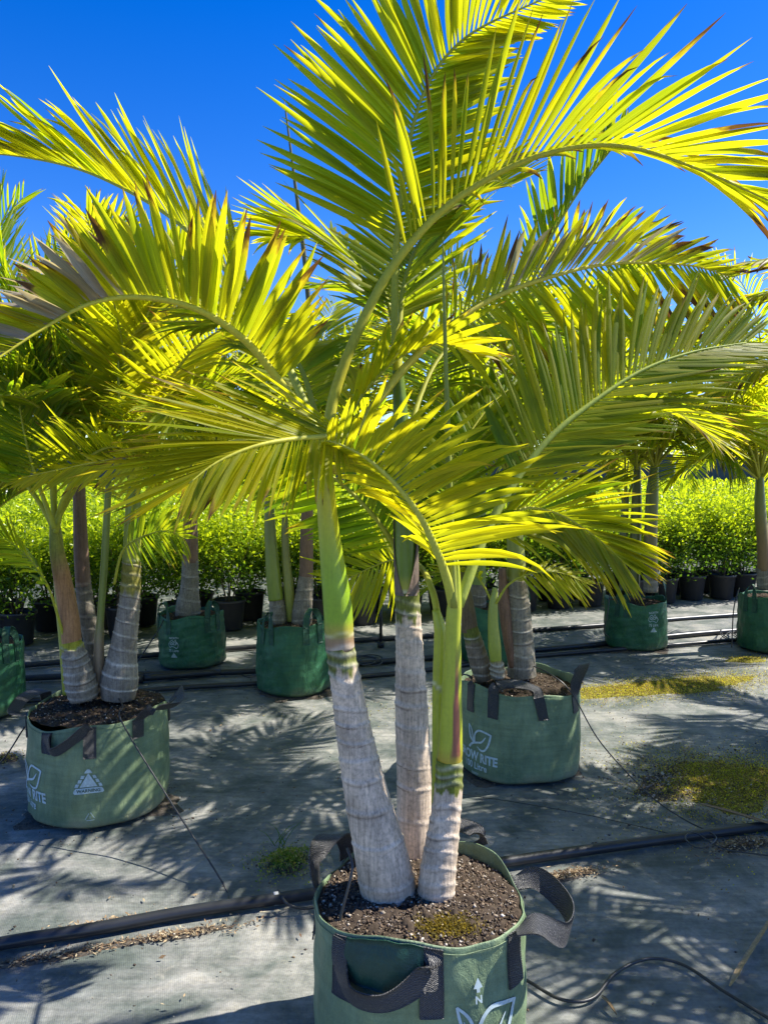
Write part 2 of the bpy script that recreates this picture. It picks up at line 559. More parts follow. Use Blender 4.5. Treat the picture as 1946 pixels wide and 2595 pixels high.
class Palm:
    def __init__(self, base, label, group='potted palms', individual=0):
        self.o = empty('palm', tuple(base), label, 'palm', group)
        self.fr = []
        self.individual = individual
        self.rs = np.random.RandomState(int(abs(base[0] * 1000 + base[1] * 77)) % 9999)

    # --- stems
    def trunk(self, pts, radii, rings, color, seg=44, tilt=0.010, name='trunk', mat='trunk', parent=None, ridge=0.042, step=0.0032):
        """pts: world control points; radii per control point; rings: list of height fractions"""
        a = np.hstack([np.asarray(pts), np.asarray(radii)[:, None]])
        Ltot = np.sum(np.linalg.norm(np.diff(a[:, :3], axis=0), axis=1))
        n = max(10, int(Ltot / step))
        sp = spline(a, n)
        p, r = sp[:, :3], sp[:, 3]
        T, N, B = frames(p)
        th = np.linspace(0, 2 * math.pi, seg, endpoint=False)
        fr = np.linspace(0, 1, n)[:, None]
        ph = self.rs.rand() * 6.28
        loc = fr * Ltot + tilt * np.cos(th - ph)[None] + 0.002 * np.sin(3 * th + ph)[None]
        rr = r[:, None] * (1 + 0.015 * np.sin(2 * th + ph)[None] + 0.01 * np.sin(5 * th + 9 * fr))
        colr = color(np.broadcast_to(fr, loc.shape), np.broadcast_to(th[None], loc.shape))
        for q in rings:
            ql = q * Ltot
            x = loc - ql - 0.0025 * self.rs.randn() * np.sin(2 * th + 6 * self.rs.rand())[None]
            w = 0.003 + 0.0028 * self.rs.rand()
            rg = ridge * (0.45 + 0.8 * min(1.0, q * 1.5)) * (0.6 + 0.6 * self.rs.rand())
            rr = rr * (1 + rg * np.exp(-(x / w) ** 2) - 0.5 * rg * np.exp(-((x - 2.2 * w) / (1.6 * w)) ** 2))
            amt = (0.85 if q < 0.3 else 0.55) * (0.5 + 0.5 * self.rs.rand())
            k = amt * np.exp(-(x / (w * 1.3)) ** 2)[..., None] * (0.65 + 0.35 * np.sin(th + 6.28 * self.rs.rand()))[None, :, None]
            colr = colr * (1 - k) + k * np.array([0.80, 0.74, 0.64])
            part = np.clip(0.5 + 0.9 * np.sin(th * 1.0 + 6.28 * self.rs.rand()) + 0.35 * np.sin(5 * th + 6.28 * self.rs.rand()), 0, 1)[None, :, None]
            k = (0.35 if q < 0.35 else 1.0) * part * np.exp(-((x + 1.5 * w) / (w * 0.6)) ** 2)[..., None] * (0.35 + 0.65 * self.rs.rand())
            colr = colr * (1 - k) + k * np.array([0.09, 0.06, 0.04])
        v = p[:, None] + rr[..., None] * (np.cos(th)[None, :, None] * N[:, None] + np.sin(th)[None, :, None] * B[:, None])
        i, j = np.meshgrid(np.arange(n - 1), np.arange(seg), indexing='ij')
        j2 = (j + 1) % seg
        f = np.stack([i * seg + j, i * seg + j2, (i + 1) * seg + j2, (i + 1) * seg + j], -1).reshape(-1, 4)
        caps = np.array([np.arange(seg)[::-1], np.arange(seg) + (n - 1) * seg])
        col4 = np.concatenate([colr, np.ones(colr.shape[:2] + (1,))], -1).reshape(-1, 4)
        me = mk_mesh(name, v.reshape(-1, 3), [f, caps], attrs={'col': ('FLOAT_COLOR', col4)})
        if parent is None:
            return child(name, me, M[mat], self.o)
        return add_obj(name, me, M[mat], parent)

    # --- fronds
    def frond(self, pts, A=None, B=None, n=36, L=0.36, W=0.027, ang=(68, 24), t0=0.25, droop=0.12, yel=0.35, brn=0.10,
              dry=None, lift=20, r0=0.012, lA=1.0, lB=1.0, rcol=(0.30, 0.30, 0.03), up=None, profB=None, angA=None, angB=None, prof=None, brnv=0.08, gaps=0.0, ragged=0.0, tw=0.25, twist=22):
        rs = self.rs
        p = spline(pts, 48)
        T = norm(np.gradient(p, axis=0))
        tt = np.linspace(0, 1, 48)
        rad = np.interp(tt, [0, t0, 0.6, 1], [r0, r0 * 0.72, r0 * 0.42, r0 * 0.12])
        v, fl = tube(p, rad, 7)
        colr = np.tile(np.array([*[min(0.6, 1.35 * q) for q in rcol], 1.0]), (len(v), 1))
        me = mk_mesh('frond', v, fl, attrs={'col': ('FLOAT_COLOR', colr)})
        fo = child('frond', me, M['rachis'], self.o)
        sets = []
        for side, V, lm, an in ((1, A, lA, angA or ang), (-1, B, lB, angB or ang)):
            if lm <= 0:
                continue
            m = n
            t = np.clip((np.arange(m) + 0.5 + 0.3 * (rs.rand(m) - 0.5) + 0.25 * side) / m, 0, 1)
            if gaps:
                t = t[rs.rand(m) > gaps]
                m = len(t)
            q = t0 + (1 - t0) * t
            base = np.stack([np.interp(q, tt, p[:, k]) for k in range(3)], 1)
            Tq = norm(np.stack([np.interp(q, tt, T[:, k]) for k in range(3)], 1))
            if V is None:
                upv = np.array([0, 0, 1.0]) if up is None else np.asarray(up, float)
                Nq = norm(upv - Tq * np.sum(Tq * upv, -1, keepdims=True))
                Sq = np.cross(Tq, Nq) * side
                lf = R_(lift)
                V3 = math.cos(lf) * Sq + math.sin(lf) * Nq
            else:
                V3 = np.asarray(V, float)
                if V3.ndim == 2:            # two vectors: near the base, near the tip
                    V3 = V3[0][None] * (1 - t[:, None]) + V3[1][None] * t[:, None]
                else:
                    V3 = np.broadcast_to(V3, (m, 3))
            V3 = V3 + 0.055 * rs.randn(m, 3)
            V3 = norm(V3 - Tq * np.sum(V3 * Tq, -1, keepdims=True))
            a = np.radians(np.interp(t, [0, 1], an) + 2.6 * rs.randn(m))
            d = norm(np.cos(a)[:, None] * Tq + np.sin(a)[:, None] * V3)
            pr = (profB if side < 0 and profB else prof) or ([0, 0.12, 0.4, 0.7, 0.9, 1], [0.62, 0.88, 1.0, 0.88, 0.62, 0.4])
            Lq = L * lm * np.interp(t, *pr) * (1 + 0.07 * rs.randn(m))
            if ragged:
                Lq *= np.where(rs.rand(m) < ragged, 0.45 + 0.5 * rs.rand(m), 1)
            Wq = W * np.interp(t, [0, 0.2, 0.7, 1], [0.8, 1, 0.95, 0.55]) * (1 + 0.12 * rs.randn(m))
            cr = np.cross(d, Tq)
            sd = np.array(SUN_DIR)
            best = []
            for sg in (1, -1):               # leaflets turn their blades a little towards the light
                w_ = Tq + sg * math.tan(R_(twist)) * cr
                best.append(np.mean(np.abs(norm(np.cross(d, w_)) @ sd)))
            sg = 1 if best[0] >= best[1] else -1
            wv = Tq + (sg * math.tan(R_(twist)) + tw * rs.randn(m, 1)) * cr
            dq = droop * (1 + 0.5 * rs.randn(m))
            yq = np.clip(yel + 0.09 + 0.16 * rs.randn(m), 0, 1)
            bq = np.clip(brn + brnv * rs.randn(m) + 0.10 * (t - 0.4), 0.02, 0.9)
            dr = np.zeros(m) if dry is None else np.clip(np.asarray([dry(x, rs, side) for x in t]), 0, 1)
            cu = 0.028 * rs.randn(m, 3)
            sets.append((base, d, wv, Lq, Wq, dq, yq, bq, dr, cu))
        arr = [np.concatenate([s[k] for s in sets]) for k in range(10)]
        v, la, lu = leaflet_geo(*arr[:9], rs, curl=arr[9])
        mid = v.mean(1)
        dist = np.linalg.norm(mid - np.array([0, 0, CAM_H]), axis=1)
        x = mid[:, 0] / np.maximum(mid[:, 1], 0.1)
        zr = (mid[:, 2] - CAM_H) / np.maximum(mid[:, 1], 0.1)
        vis = (np.abs(x) < 0.52) & (zr < 0.64) & (zr > -0.75)
        size = arr[3] * arr[4] / dist ** 2 * vis
        size = np.where(arr[4] / dist * FPX >= 9, size, 0)
        self.fr.append((fo, v, la, lu, size))
        return fo

    def arch(self, p0, az, el, span, bend, **kw):
        """generic frond: leaves p0 at azimuth az (0 = +X, 90 = away) and elevation el, bending down by 'bend' degrees"""
        n = 9
        pts = [np.array(p0, float)]
        for k in range(n):
            e = R_(el - bend * (k / (n - 1)) ** 1.35)
            a = R_(az)
            pts.append(pts[-1] + (span / n) * np.array([math.cos(a) * math.cos(e), math.sin(a) * math.cos(e), math.sin(e)]))
        return self.frond(pts, **kw)

    def finish(self):
        sizes = np.concatenate([f[4] for f in self.fr]) if self.fr else np.array([])
        k = self.individual
        thr = np.inf
        if k and len(sizes):
            srt = np.sort(sizes)[::-1]
            thr = max(srt[min(k, len(srt)) - 1], 1e-12)
        for fo, v, la, lu, size in self.fr:
            big = size >= thr
            for i in np.nonzero(big)[0]:
                me = mk_mesh('leaflet', v[i], LF, attrs={'leaf': ('FLOAT_COLOR', la[i]), 'luv': ('FLOAT_VECTOR', lu[i])})
                add_obj('leaflet', me, M['leaf'], fo)
            rest = np.nonzero(~big)[0]
            if len(rest):
                off = (np.arange(len(rest)) * KSEC * 3)[:, None, None]
                f = (LF[None] + off).reshape(-1, 4)
                me = mk_mesh('leaflets', v[rest].reshape(-1, 3), f, attrs={'leaf': ('FLOAT_COLOR', la[rest].reshape(-1, 4)), 'luv': ('FLOAT_VECTOR', lu[rest].reshape(-1, 3))})
                o = add_obj('leaflets', me, M['leaf'], fo)
                o['kind'] = 'stuff'


def lerp3(a, b, k):
    return np.asarray(a)[None, None] * (1 - k[..., None]) + np.asarray(b)[None, None] * k[..., None]


def sstep(x, a, b):
    t = np.clip((x - a) / (b - a), 0, 1)
    return t * t * (3 - 2 * t)


GREY = (0.76, 0.60, 0.44)
TAN = (0.27, 0.21, 0.145)
OLIVE = (0.17, 0.19, 0.035)
LIME = (0.24, 0.38, 0.014)
YEL = (0.40, 0.38, 0.04)


def grey_trunk(top=None, a=0.88, b=0.93, base=GREY):
    def f(fr, th):
        c = lerp3(base, tuple(0.84 * q for q in base), 0.5 + 0.5 * np.sin(fr * 23 + th))
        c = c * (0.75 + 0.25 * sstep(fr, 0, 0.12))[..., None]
        if top is not None:
            k = sstep(fr + 0.018 * np.sin(5 * th + 1) + 0.012 * np.sin(11 * th), a, b)
            c = c * (1 - k[..., None]) + np.asarray(top) * k[..., None]
        return c
    return f


def shaft_col(lo, hi, a=0.1, b=0.9, streak=None):
    def f(fr, th):
        c = lerp3(lo, hi, sstep(fr, a, b))
        if streak is not None:
            f0, f1, t0, w, sc = streak
            k = sstep(fr, f0, f0 + 0.04) * (1 - sstep(fr, f1 - 0.25, f1))
            wd = w * (1.2 - 0.9 * np.clip((fr - f0) / (f1 - f0), 0, 1))
            d = np.abs(((th - t0 + math.pi) % (2 * math.pi)) - math.pi)
            k = k * (1 - sstep(d, wd * 0.8, wd))
            c = c * (1 - k[..., None]) + np.asarray(sc) * k[..., None]
        return c
    return f


def rpx(r, Y):
    return r * Y / FPX


# ------------------------------------------------------------------ bags
class Bag:
    def __init__(self, name, label, cx, cy, R, H, kind, seed, group, soil_drop=0.03, grit=500, flare=0.0, square=0.0):
        self.c = np.array([cx, cy])
        self.R, self.H = R, H
        self.rs = np.random.RandomState(seed)
        self.ph = self.rs.rand(12) * 6.28
        self.flare, self.square = flare, square
        self.kind = kind
        self.o = empty(name, (cx, cy, 0), label, 'grow bag', group)
        mat = M['bag100'] if kind == 100 else M['bag75']
        self.strap_mat = M['strap'] if kind == 100 else M['strap75']
        seg, nz = 256, 56
        th = np.linspace(0, 2 * math.pi, seg, endpoint=False)
        zz = np.concatenate([np.linspace(0, 0.06, 8), np.linspace(0.06, 1, nz - 7)[1:]]) * H
        V = []
        for z in zz:
            V.append(self.S(th, np.full(seg, z)))
        # turned-in rim
        top = V[-1]
        cen = np.array([cx, cy, 0])
        rimr = lambda k, dz: np.concatenate([(top[:, :2] - self.c) * (1 - k) + self.c, (top[:, 2:] + dz)], 1)
        V += [rimr(0.006, 0.004), rimr(0.014, 0.003), rimr(0.02, -0.004), rimr(0.03, -0.06)]
        n = len(V)
        v = np.vstack(V)
        v[:, :2] -= self.c
        i, j = np.meshgrid(np.arange(n - 1), np.arange(seg), indexing='ij')
        j2 = (j + 1) % seg
        f = np.stack([i * seg + j, i * seg + j2, (i + 1) * seg + j2, (i + 1) * seg + j], -1).reshape(-1, 4)
        bot = np.array([np.arange(seg)[::-1]])
        add_obj('bag_body', mk_mesh('bag_body', v, [f, bot]), mat, self.o)
        # stitched hem just below the rim
        hem = self.S(th, np.full(seg, H - 0.012), 0.002)
        hem = np.vstack([hem, hem[:1]])
        hem[:, :2] -= self.c
        hv, hf = tube(hem, 0.0012, 5, False)
        add_obj('hem', mk_mesh('hem', hv, hf), mat, self.o)
        # soil
        nr = 22
        rr = np.linspace(0.02, 0.975, nr)
        sv = [np.array([[0, 0, H - soil_drop + 0.012]])]
        for q in rr:
            ring = (top[:, :2] - self.c) * q
            zq = H - soil_drop + 0.014 * (1 - q ** 2) + 0.005 * np.sin(7 * ring[:, 0] / R * 3 + self.ph[0]) * np.sin(5 * ring[:, 1] / R * 3 + self.ph[1]) + 0.004 * np.repeat(self.rs.randn(64), 4) * (q < 0.96)
            sv.append(np.concatenate([ring, zq[:, None]], 1))
        sv = np.vstack(sv)
        fq = []
        for a in range(nr - 1):
            o0, o1 = 1 + a * seg, 1 + (a + 1) * seg
            k = np.arange(seg)
            fq.append(np.stack([o0 + k, o1 + k, o1 + (k + 1) % seg, o0 + (k + 1) % seg], 1))
        tri = np.stack([np.zeros(seg, int), 1 + np.arange(seg), 1 + (np.arange(seg) + 1) % seg], 1)
        so = add_obj('soil', mk_mesh('soil', sv, [np.vstack(fq), tri]), M['soil'], self.o)
        self.soil_z = H - soil_drop
        if grit:
            a = self.rs.rand(grit) * 6.283
            q = np.sqrt(self.rs.rand(grit)) * 0.95
            rt = np.interp(a, np.append(th, 6.2832), np.append(np.linalg.norm(top[:, :2] - self.c, axis=1), np.linalg.norm(top[0, :2] - self.c)))
            pos = np.stack([np.cos(a) * rt * q, np.sin(a) * rt * q, self.soil_z + 0.014 * (1 - q ** 2) + 0.003], 1)
            gm = grit_mesh(pos, self.rs, 0.0022, 0.0062)
            g = add_obj('soil_grit', gm, M['grit'], so)
            g['kind'] = 'stuff'

    def S(self, th, z, off=0.0):
        th, z = np.broadcast_arrays(np.asarray(th, float), np.asarray(z, float))
        k = z / self.H
        ph = self.ph
        prof = 1.0 - 0.16 * np.clip(1 - k / 0.07, 0, 1) ** 2.2 + 0.035 * np.sin(np.clip(k, 0, 1) * math.pi * 0.95 + 0.1) * 0.8 - 0.02 * k + self.flare * k
        fold = 0.012 * np.sin(3 * th + ph[0] + 1.3 * k) + 0.008 * np.sin(5 * th + ph[1] - 2 * k) \
            + 0.0045 * np.sin(9 * th + ph[2] + 5 * k) * (1 - 0.5 * k) + 0.003 * np.sin(14 * th + ph[3] + 9 * k) + 0.003 * np.sin(3 * th + 13 * k + ph[4]) \
            + 0.0022 * np.sin(21 * th + ph[5] - 14 * k) + 0.0035 * np.sin(6 * th - 19 * k + ph[6])
        fold = fold * (1.5 if self.kind == 100 else 1.9) + (0 if self.kind == 100 else 1) * (0.004 * np.sin(4 * th + 34 * k + ph[3]) * np.sin(3 * th + ph[5]) + 0.003 * np.sin(7 * th - 52 * k + ph[2]))
        sq = (0.020 if self.kind == 100 else 0.014) * np.cos(4 * th + ph[7]) * (1 - 0.3 * k)
        # a crease running down to one corner
        d = ((th - ph[8] - 0.25 * k + math.pi) % (2 * math.pi)) - math.pi
        crease = -0.012 * np.exp(-(d / 0.05) ** 2) * (1 - k) + 0.009 * np.exp(-((d - 0.14) / 0.07) ** 2) * (1 - k)
        sag = (0.016 if self.kind == 100 else 0.012) * np.sin(2 * th + ph[9]) * np.clip(k, 0, 1) ** 3 + 0.011 * np.sin(5 * th + ph[10]) * np.clip(k, 0, 1) ** 6
        r = self.R * prof * (1 + fold + crease + sq) + off
        return np.stack([self.c[0] + r * np.cos(th), self.c[1] + r * np.sin(th), z + sag], -1)

    def at(self, px, py):
        """photo pixel -> (theta, z) on the near side of the bag"""
        d = ray(px, py)
        o = np.array([0, 0, CAM_H])
        a = d[0] ** 2 + d[1] ** 2
        b = 2 * (d[0] * (o[0] - self.c[0]) + d[1] * (o[1] - self.c[1]))
        c = (o[0] - self.c[0]) ** 2 + (o[1] - self.c[1]) ** 2 - self.R ** 2
        disc = max(b * b - 4 * a * c, 0)
        t = (-b - math.sqrt(disc)) / (2 * a)
        p = o + d * t
        return math.atan2(p[1] - self.c[1], p[0] - self.c[0]), p[2]

    def loc(self, v):
        v = np.array(v, float)
        v[..., 0] -= self.c[0]
        v[..., 1] -= self.c[1]
        return v

    def tab(self, th0, z0, z1, w, parent, skew=0.0):
        ns, nw = 12, 5
        zz = np.linspace(z1, z0, ns)
        u = np.linspace(-0.5, 0.5, nw)
        g = np.stack([self.S(th0 + (u * w + skew * (z1 - z)) / self.R, np.full(nw, z), 0.006) for z in zz])
        gi = np.stack([self.S(th0 + (u * w + skew * (z1 - z)) / self.R, np.full(nw, z), 0.0015) for z in zz])
        v = self.loc(np.concatenate([g.reshape(-1, 3), gi.reshape(-1, 3)]))
        lu = np.stack([np.tile(u * w, ns), np.repeat(zz, nw), np.zeros(ns * nw)], 1)
        v, f, lu = slab(v, ns, nw, lu)
        me = mk_mesh('strap_tab', v, f, attrs={'luv': ('FLOAT_VECTOR', lu)})
        return add_obj('strap_tab', me, self.strap_mat, parent)

    def handle(self, t1, t2, loop, w=0.052, tab_h=0.12, tab2_h=None, skew1=0, skew2=0, wv=None):
        """loop: list of (tangential fraction 0..1 between tabs, outward metres, height above rim); wv: per point width vectors in (tangent, out, up)"""
        ths = [t1] + [t1 + (t2 - t1) * q[0] for q in loop] + [t2]
        outs = [0.008] + [q[1] for q in loop] + [0.008]
        ups = [-0.006] + [q[2] for q in loop] + [-0.006]
        pts, wvs = [], []
        base_w = [(1, 0, 0)] + (wv if wv else [(0.35, 0.8, 0.3)] * len(loop)) + [(1, 0, 0)]
        for t, o, u, q in zip(ths, outs, ups, base_w):
            s = self.S(t, self.H)
            e_r = np.array([math.cos(t), math.sin(t), 0])
            e_t = np.array([-math.sin(t), math.cos(t), 0])
            pts.append(s + e_r * o + np.array([0, 0, u]))
            wvs.append(norm(e_t * q[0] + e_r * q[1] + np.array([0, 0, q[2]])))
        a = np.hstack([np.array(pts), np.array(wvs)])
        sp = spline(a, 40)
        p, wd = sp[:, :3], sp[:, 3:]
        v, f, lu = ribbon(p, wd, w, 0.0035)
        me = mk_mesh('handle', self.loc(v), f, attrs={'luv': ('FLOAT_VECTOR', lu)})
        h = add_obj('handle', me, self.strap_mat, self.o)
        self.tab(t1, self.H - tab_h, self.H - 0.002, w, h, skew1)
        self.tab(t2, self.H - (tab2_h or tab_h), self.H - 0.002, w, h, skew2)
        return h

    def printed(self, geo, th0, z0, name='print', mat='print', off=0.003, scale=1.0, rot=0.0):
        """wrap flat (x,y) geometry in metres onto the bag; x runs to the viewer's right"""
        v, f = geo
        v = np.asarray(v, float)[:, :2] * scale
        c, s = math.cos(rot), math.sin(rot)
        v = np.stack([v[:, 0] * c - v[:, 1] * s, v[:, 0] * s + v[:, 1] * c], 1)
        w = self.S(th0 + v[:, 0] / self.R, z0 + v[:, 1], off)
        me = mk_mesh(name, self.loc(w), f, smooth=False)
        return add_obj(name, me, M[mat], self.o)


def slab(v, ns, nw, lu):
    """two (ns x nw) sheets (outer then inner) -> closed thin slab"""
    i, j = np.meshgrid(np.arange(ns - 1), np.arange(nw - 1), indexing='ij')
    q = np.stack([i * nw + j, i * nw + j + 1, (i + 1) * nw + j + 1, (i + 1) * nw + j], -1).reshape(-1, 4)
    m = ns * nw
    fs = [q, q[:, ::-1] + m]
    for jj in (0, nw - 1):
        a = np.arange(ns - 1)
        e = np.stack([a * nw + jj, (a + 1) * nw + jj, (a + 1) * nw + jj + m, a * nw + jj + m], 1)
        fs.append(e if jj else e[:, ::-1])
    for ii in (0, ns - 1):
        a = np.arange(nw - 1)
        e = np.stack([ii * nw + a, ii * nw + a + 1, ii * nw + a + 1 + m, ii * nw + a + m], 1)
        fs.append(e[:, ::-1] if ii else e)
    return v, np.vstack(fs), np.vstack([lu, lu])


def ribbon(p, wd, w, th):
    ns, nw = len(p), 5
    T = norm(np.gradient(p, axis=0))
    wd = norm(wd - T * np.sum(wd * T, -1, keepdims=True))
    nn = norm(np.cross(T, wd))
    u = np.linspace(-0.5, 0.5, nw)
    cup = (0.25 - u ** 2) * 0.18 * w
    sh = p[:, None] + wd[:, None] * (u * w)[None, :, None] + nn[:, None] * cup[None, :, None]
    v = np.concatenate([(sh + nn[:, None] * th / 2).reshape(-1, 3), (sh - nn[:, None] * th / 2).reshape(-1, 3)])
    s = np.concatenate([[0], np.cumsum(np.linalg.norm(np.diff(p, axis=0), axis=1))])
    lu = np.stack([np.tile(u * w, ns), np.repeat(s, nw), np.zeros(ns * nw)], 1)
    return slab(v, ns, nw, lu)


OCT_V = np.array([[1, 0, 0], [-1, 0, 0], [0, 1, 0], [0, -1, 0], [0, 0, 1], [0, 0, -1]], float)
OCT_F = np.array([[0, 2, 4], [2, 1, 4], [1, 3, 4], [3, 0, 4], [2, 0, 5], [1, 2, 5], [3, 1, 5], [0, 3, 5]])
GRIT_COLS = np.array([[0.13, 0.09, 0.06], [0.20, 0.15, 0.10], [0.42, 0.36, 0.28], [0.55, 0.50, 0.43], [0.07, 0.055, 0.045], [0.10, 0.075, 0.055]])


def grit_mesh(pos, rs, s0, s1, cols=GRIT_COLS, flat=0.6, probs=(0.30, 0.22, 0.08, 0.03, 0.22, 0.15)):
    n = len(pos)
    sc = (s0 + (s1 - s0) * rs.rand(n) ** 2.5)[:, None, None] * (0.6 + 0.8 * rs.rand(n, 6, 1))
    ax = rs.rand(n, 1, 3) * np.array([1, 1, flat]) + 0.4
    a = rs.rand(n) * 6.28
    v = OCT_V[None] * sc * ax
    c, s = np.cos(a)[:, None], np.sin(a)[:, None]
    v = np.stack([v[..., 0] * c - v[..., 1] * s, v[..., 0] * s + v[..., 1] * c, v[..., 2]], -1) + pos[:, None]
    f = (OCT_F[None] + (np.arange(n) * 6)[:, None, None]).reshape(-1, 3)
    ci = rs.choice(len(cols), n, p=probs if len(cols) == 6 else None)
    cc = cols[ci] * (0.7 + 0.6 * rs.rand(n, 1))
    c4 = np.repeat(np.concatenate([cc, np.ones((n, 1))], 1), 6, axis=0)
    return mk_mesh('grit', v.reshape(-1, 3), f, smooth=False, attrs={'col': ('FLOAT_COLOR', c4)})


def text_geo(body, size, bold=0.0, xs=1.0):
    cu = bpy.data.curves.new('t', 'FONT')
    cu.body = body
    cu.size = size
    cu.align_x = 'CENTER'
    cu.align_y = 'CENTER'
    cu.offset = bold
    cu.resolution_u = 4
    ob = bpy.data.objects.new('t', cu)
    COL.objects.link(ob)
    dg = bpy.context.evaluated_depsgraph_get()
    dg.update()
    ev = ob.evaluated_get(dg)
    me = ev.to_mesh()
    v = np.array([tuple(x.co) for x in me.vertices])
    me.calc_loop_triangles()
    f = np.array([tuple(t.vertices) for t in me.loop_triangles])
    ev.to_mesh_clear()
    bpy.data.objects.remove(ob)
    bpy.data.curves.remove(cu)
    v[:, 0] *= xs
    return v, [f]


def stroke(pts, w, n=40):
    """flat line of varying width along 2-D points (x, y[, width factor])"""
    p = np.array([(*q, 1.0) if len(q) == 2 else q for q in pts], float)
    p3 = np.stack([p[:, 0], p[:, 1], np.zeros(len(p)), p[:, 2]], 1)
    s = spline(p3, n)
    T = norm(np.gradient(s[:, :2], axis=0))
    N = np.stack([-T[:, 1], T[:, 0]], 1)
    hw = (w * 0.5 * s[:, 3])[:, None]
    v = np.vstack([s[:, :2] + N * hw, s[:, :2] - N * hw])
    k = np.arange(n - 1)
    f = np.stack([k + n, k + n + 1, k + 1, k], 1)
    return np.hstack([v, np.zeros((2 * n, 1))]), [f]


def poly(pts, sub=6):
    """flat convex-ish polygon strip between a left and a right outline: pts = list of (y, xl, xr)"""
    V, F = [], []
    for i, (y, a, b) in enumerate(pts):
        for k in range(sub + 1):
            V.append((a + (b - a) * k / sub, y, 0))
    w = sub + 1
    for i in range(len(pts) - 1):
        for k in range(sub):
            F.append((i * w + k, i * w + k + 1, (i + 1) * w + k + 1, (i + 1) * w + k))
    return np.array(V, float), [np.array(F)]


def leaf_logo():
    """two-leaf emblem of the larger bags, about 0.16 m wide, origin at its centre"""
    parts = [stroke([(-0.052, -0.058, 1.1), (-0.03, -0.036, 1.2), (0.0, -0.026), (0.03, -0.016), (0.052, 0.012, 0.4)], 0.009),
             stroke([(-0.016, -0.03), (-0.012, 0.012), (0.012, 0.036), (0.05, 0.034), (0.079, 0.026), (0.08, 0.024)], 0.009),
             stroke([(0.079, 0.028), (0.068, -0.02), (0.05, -0.05), (0.025, -0.057), (0.0, -0.046, 0.35)], 0.009),
             stroke([(-0.022, -0.03), (-0.045, -0.008), (-0.055, 0.02), (-0.062, 0.05, 0.8)], 0.0065),
             stroke([(-0.062, 0.05, 0.8), (-0.04, 0.03), (-0.028, 0.005), (-0.022, -0.03)], 0.0065),
             stroke([(-0.026, -0.026, 0.9), (-0.04, -0.002, 0.8), (-0.048, 0.02, 0.3)], 0.005)]
    return join_geo(parts)


def warning_mark():
    parts = [poly([(-0.052, -0.055, 0.055), (-0.046, -0.06, 0.06), (-0.036, -0.057, 0.057), (-0.028, -0.05, 0.05)]),
             poly([(-0.024, -0.035, 0.035), (0.03, -0.004, 0.004), (0.034, -0.002, 0.002)]),
             poly([(0.036, -0.016, 0.016), (0.046, -0.011, 0.011), (0.054, -0.004, 0.004)])]
    for y in (-0.024, -0.006, 0.012):
        x0 = 0.042 - (y + 0.024) * 0.62
        for s in (-1, 1):
            a, b = sorted((s * x0, s * (x0 + 0.013)))
            parts.append(poly([(y, a, b), (y + 0.014, a - s * 0.004, b - s * 0.006)], 2))
    return join_geo(parts)


def recycle_mark(r=0.03, w=0.003):
    q = [(0, r), (r * 0.92, -r * 0.6), (-r * 0.92, -r * 0.6)]
    parts = []
    for i in range(3):
        a, b = np.array(q[i]), np.array(q[(i + 1) % 3])
        parts.append(stroke([tuple(a + (b - a) * 0.1), tuple(a + (b - a) * 0.82)], w, 6))
    return join_geo(parts)


def map_outline():
    """rounded outline of a continent with two notches on top"""
    pts = [(-0.042, -0.012), (-0.040, 0.012), (-0.026, 0.03), (-0.014, 0.036), (-0.009, 0.026), (0.002, 0.024), (0.012, 0.038), (0.02, 0.022), (0.036, 0.0),
           (0.036, -0.018), (0.022, -0.036), (0.006, -0.024), (-0.014, -0.018), (-0.032, -0.026), (-0.042, -0.012)]
    return stroke(pts, 0.0035, 90)


def small_pyramid():
    parts = []
    for k in range(6):
        y = -0.016 + k * 0.0062
        h = 0.024 * (1 - k / 6.0) + 0.001
        parts.append(poly([(y, -h, h), (y + 0.0044, -h * 0.93, h * 0.93)], 2))
    return join_geo(parts)


# ================================================================== GROUND
def build_ground():
    def axis(lo, hi, n0, far0, far1):
        mid = np.linspace(lo, hi, n0)
        a = lo - np.geomspace(0.1, far0, 18)[::-1]
        b = hi + np.geomspace(0.1, far1, 18)
        return np.concatenate([a, mid, b])
    xs = axis(-4.5, 5.0, 240, 900, 900)
    ys = axis(1.0, 10.0, 230, 300, 1500)
    X, Y = np.meshgrid(xs, ys)
    r = np.random.RandomState(3)
    Z = np.zeros_like(X)
    for k in range(16):
        a = r.rand() * 6.28
        f = 1.5 * 1.28 ** k * 0.5
        Z += 0.004 / (1 + 0.22 * k) * np.sin(f * (X * math.cos(a) + Y * math.sin(a)) + r.rand() * 6.28)
    fade = np.exp(-np.maximum(0, np.hypot(X, Y - 4) - 6) * 0.5)
    Z = Z * fade * 0.5 - 0.006
    ny, nx = X.shape
    i, j = np.meshgrid(np.arange(ny - 1), np.arange(nx - 1), indexing='ij')
    f = np.stack([i * nx + j, i * nx + j + 1, (i + 1) * nx + j + 1, (i + 1) * nx + j], -1).reshape(-1, 4)
    o = add_obj('ground_weed_mat', mk_mesh('ground_weed_mat', np.stack([X, Y, Z], -1).reshape(-1, 3), f), M['ground'])
    o['kind'] = 'structure'


build_ground()

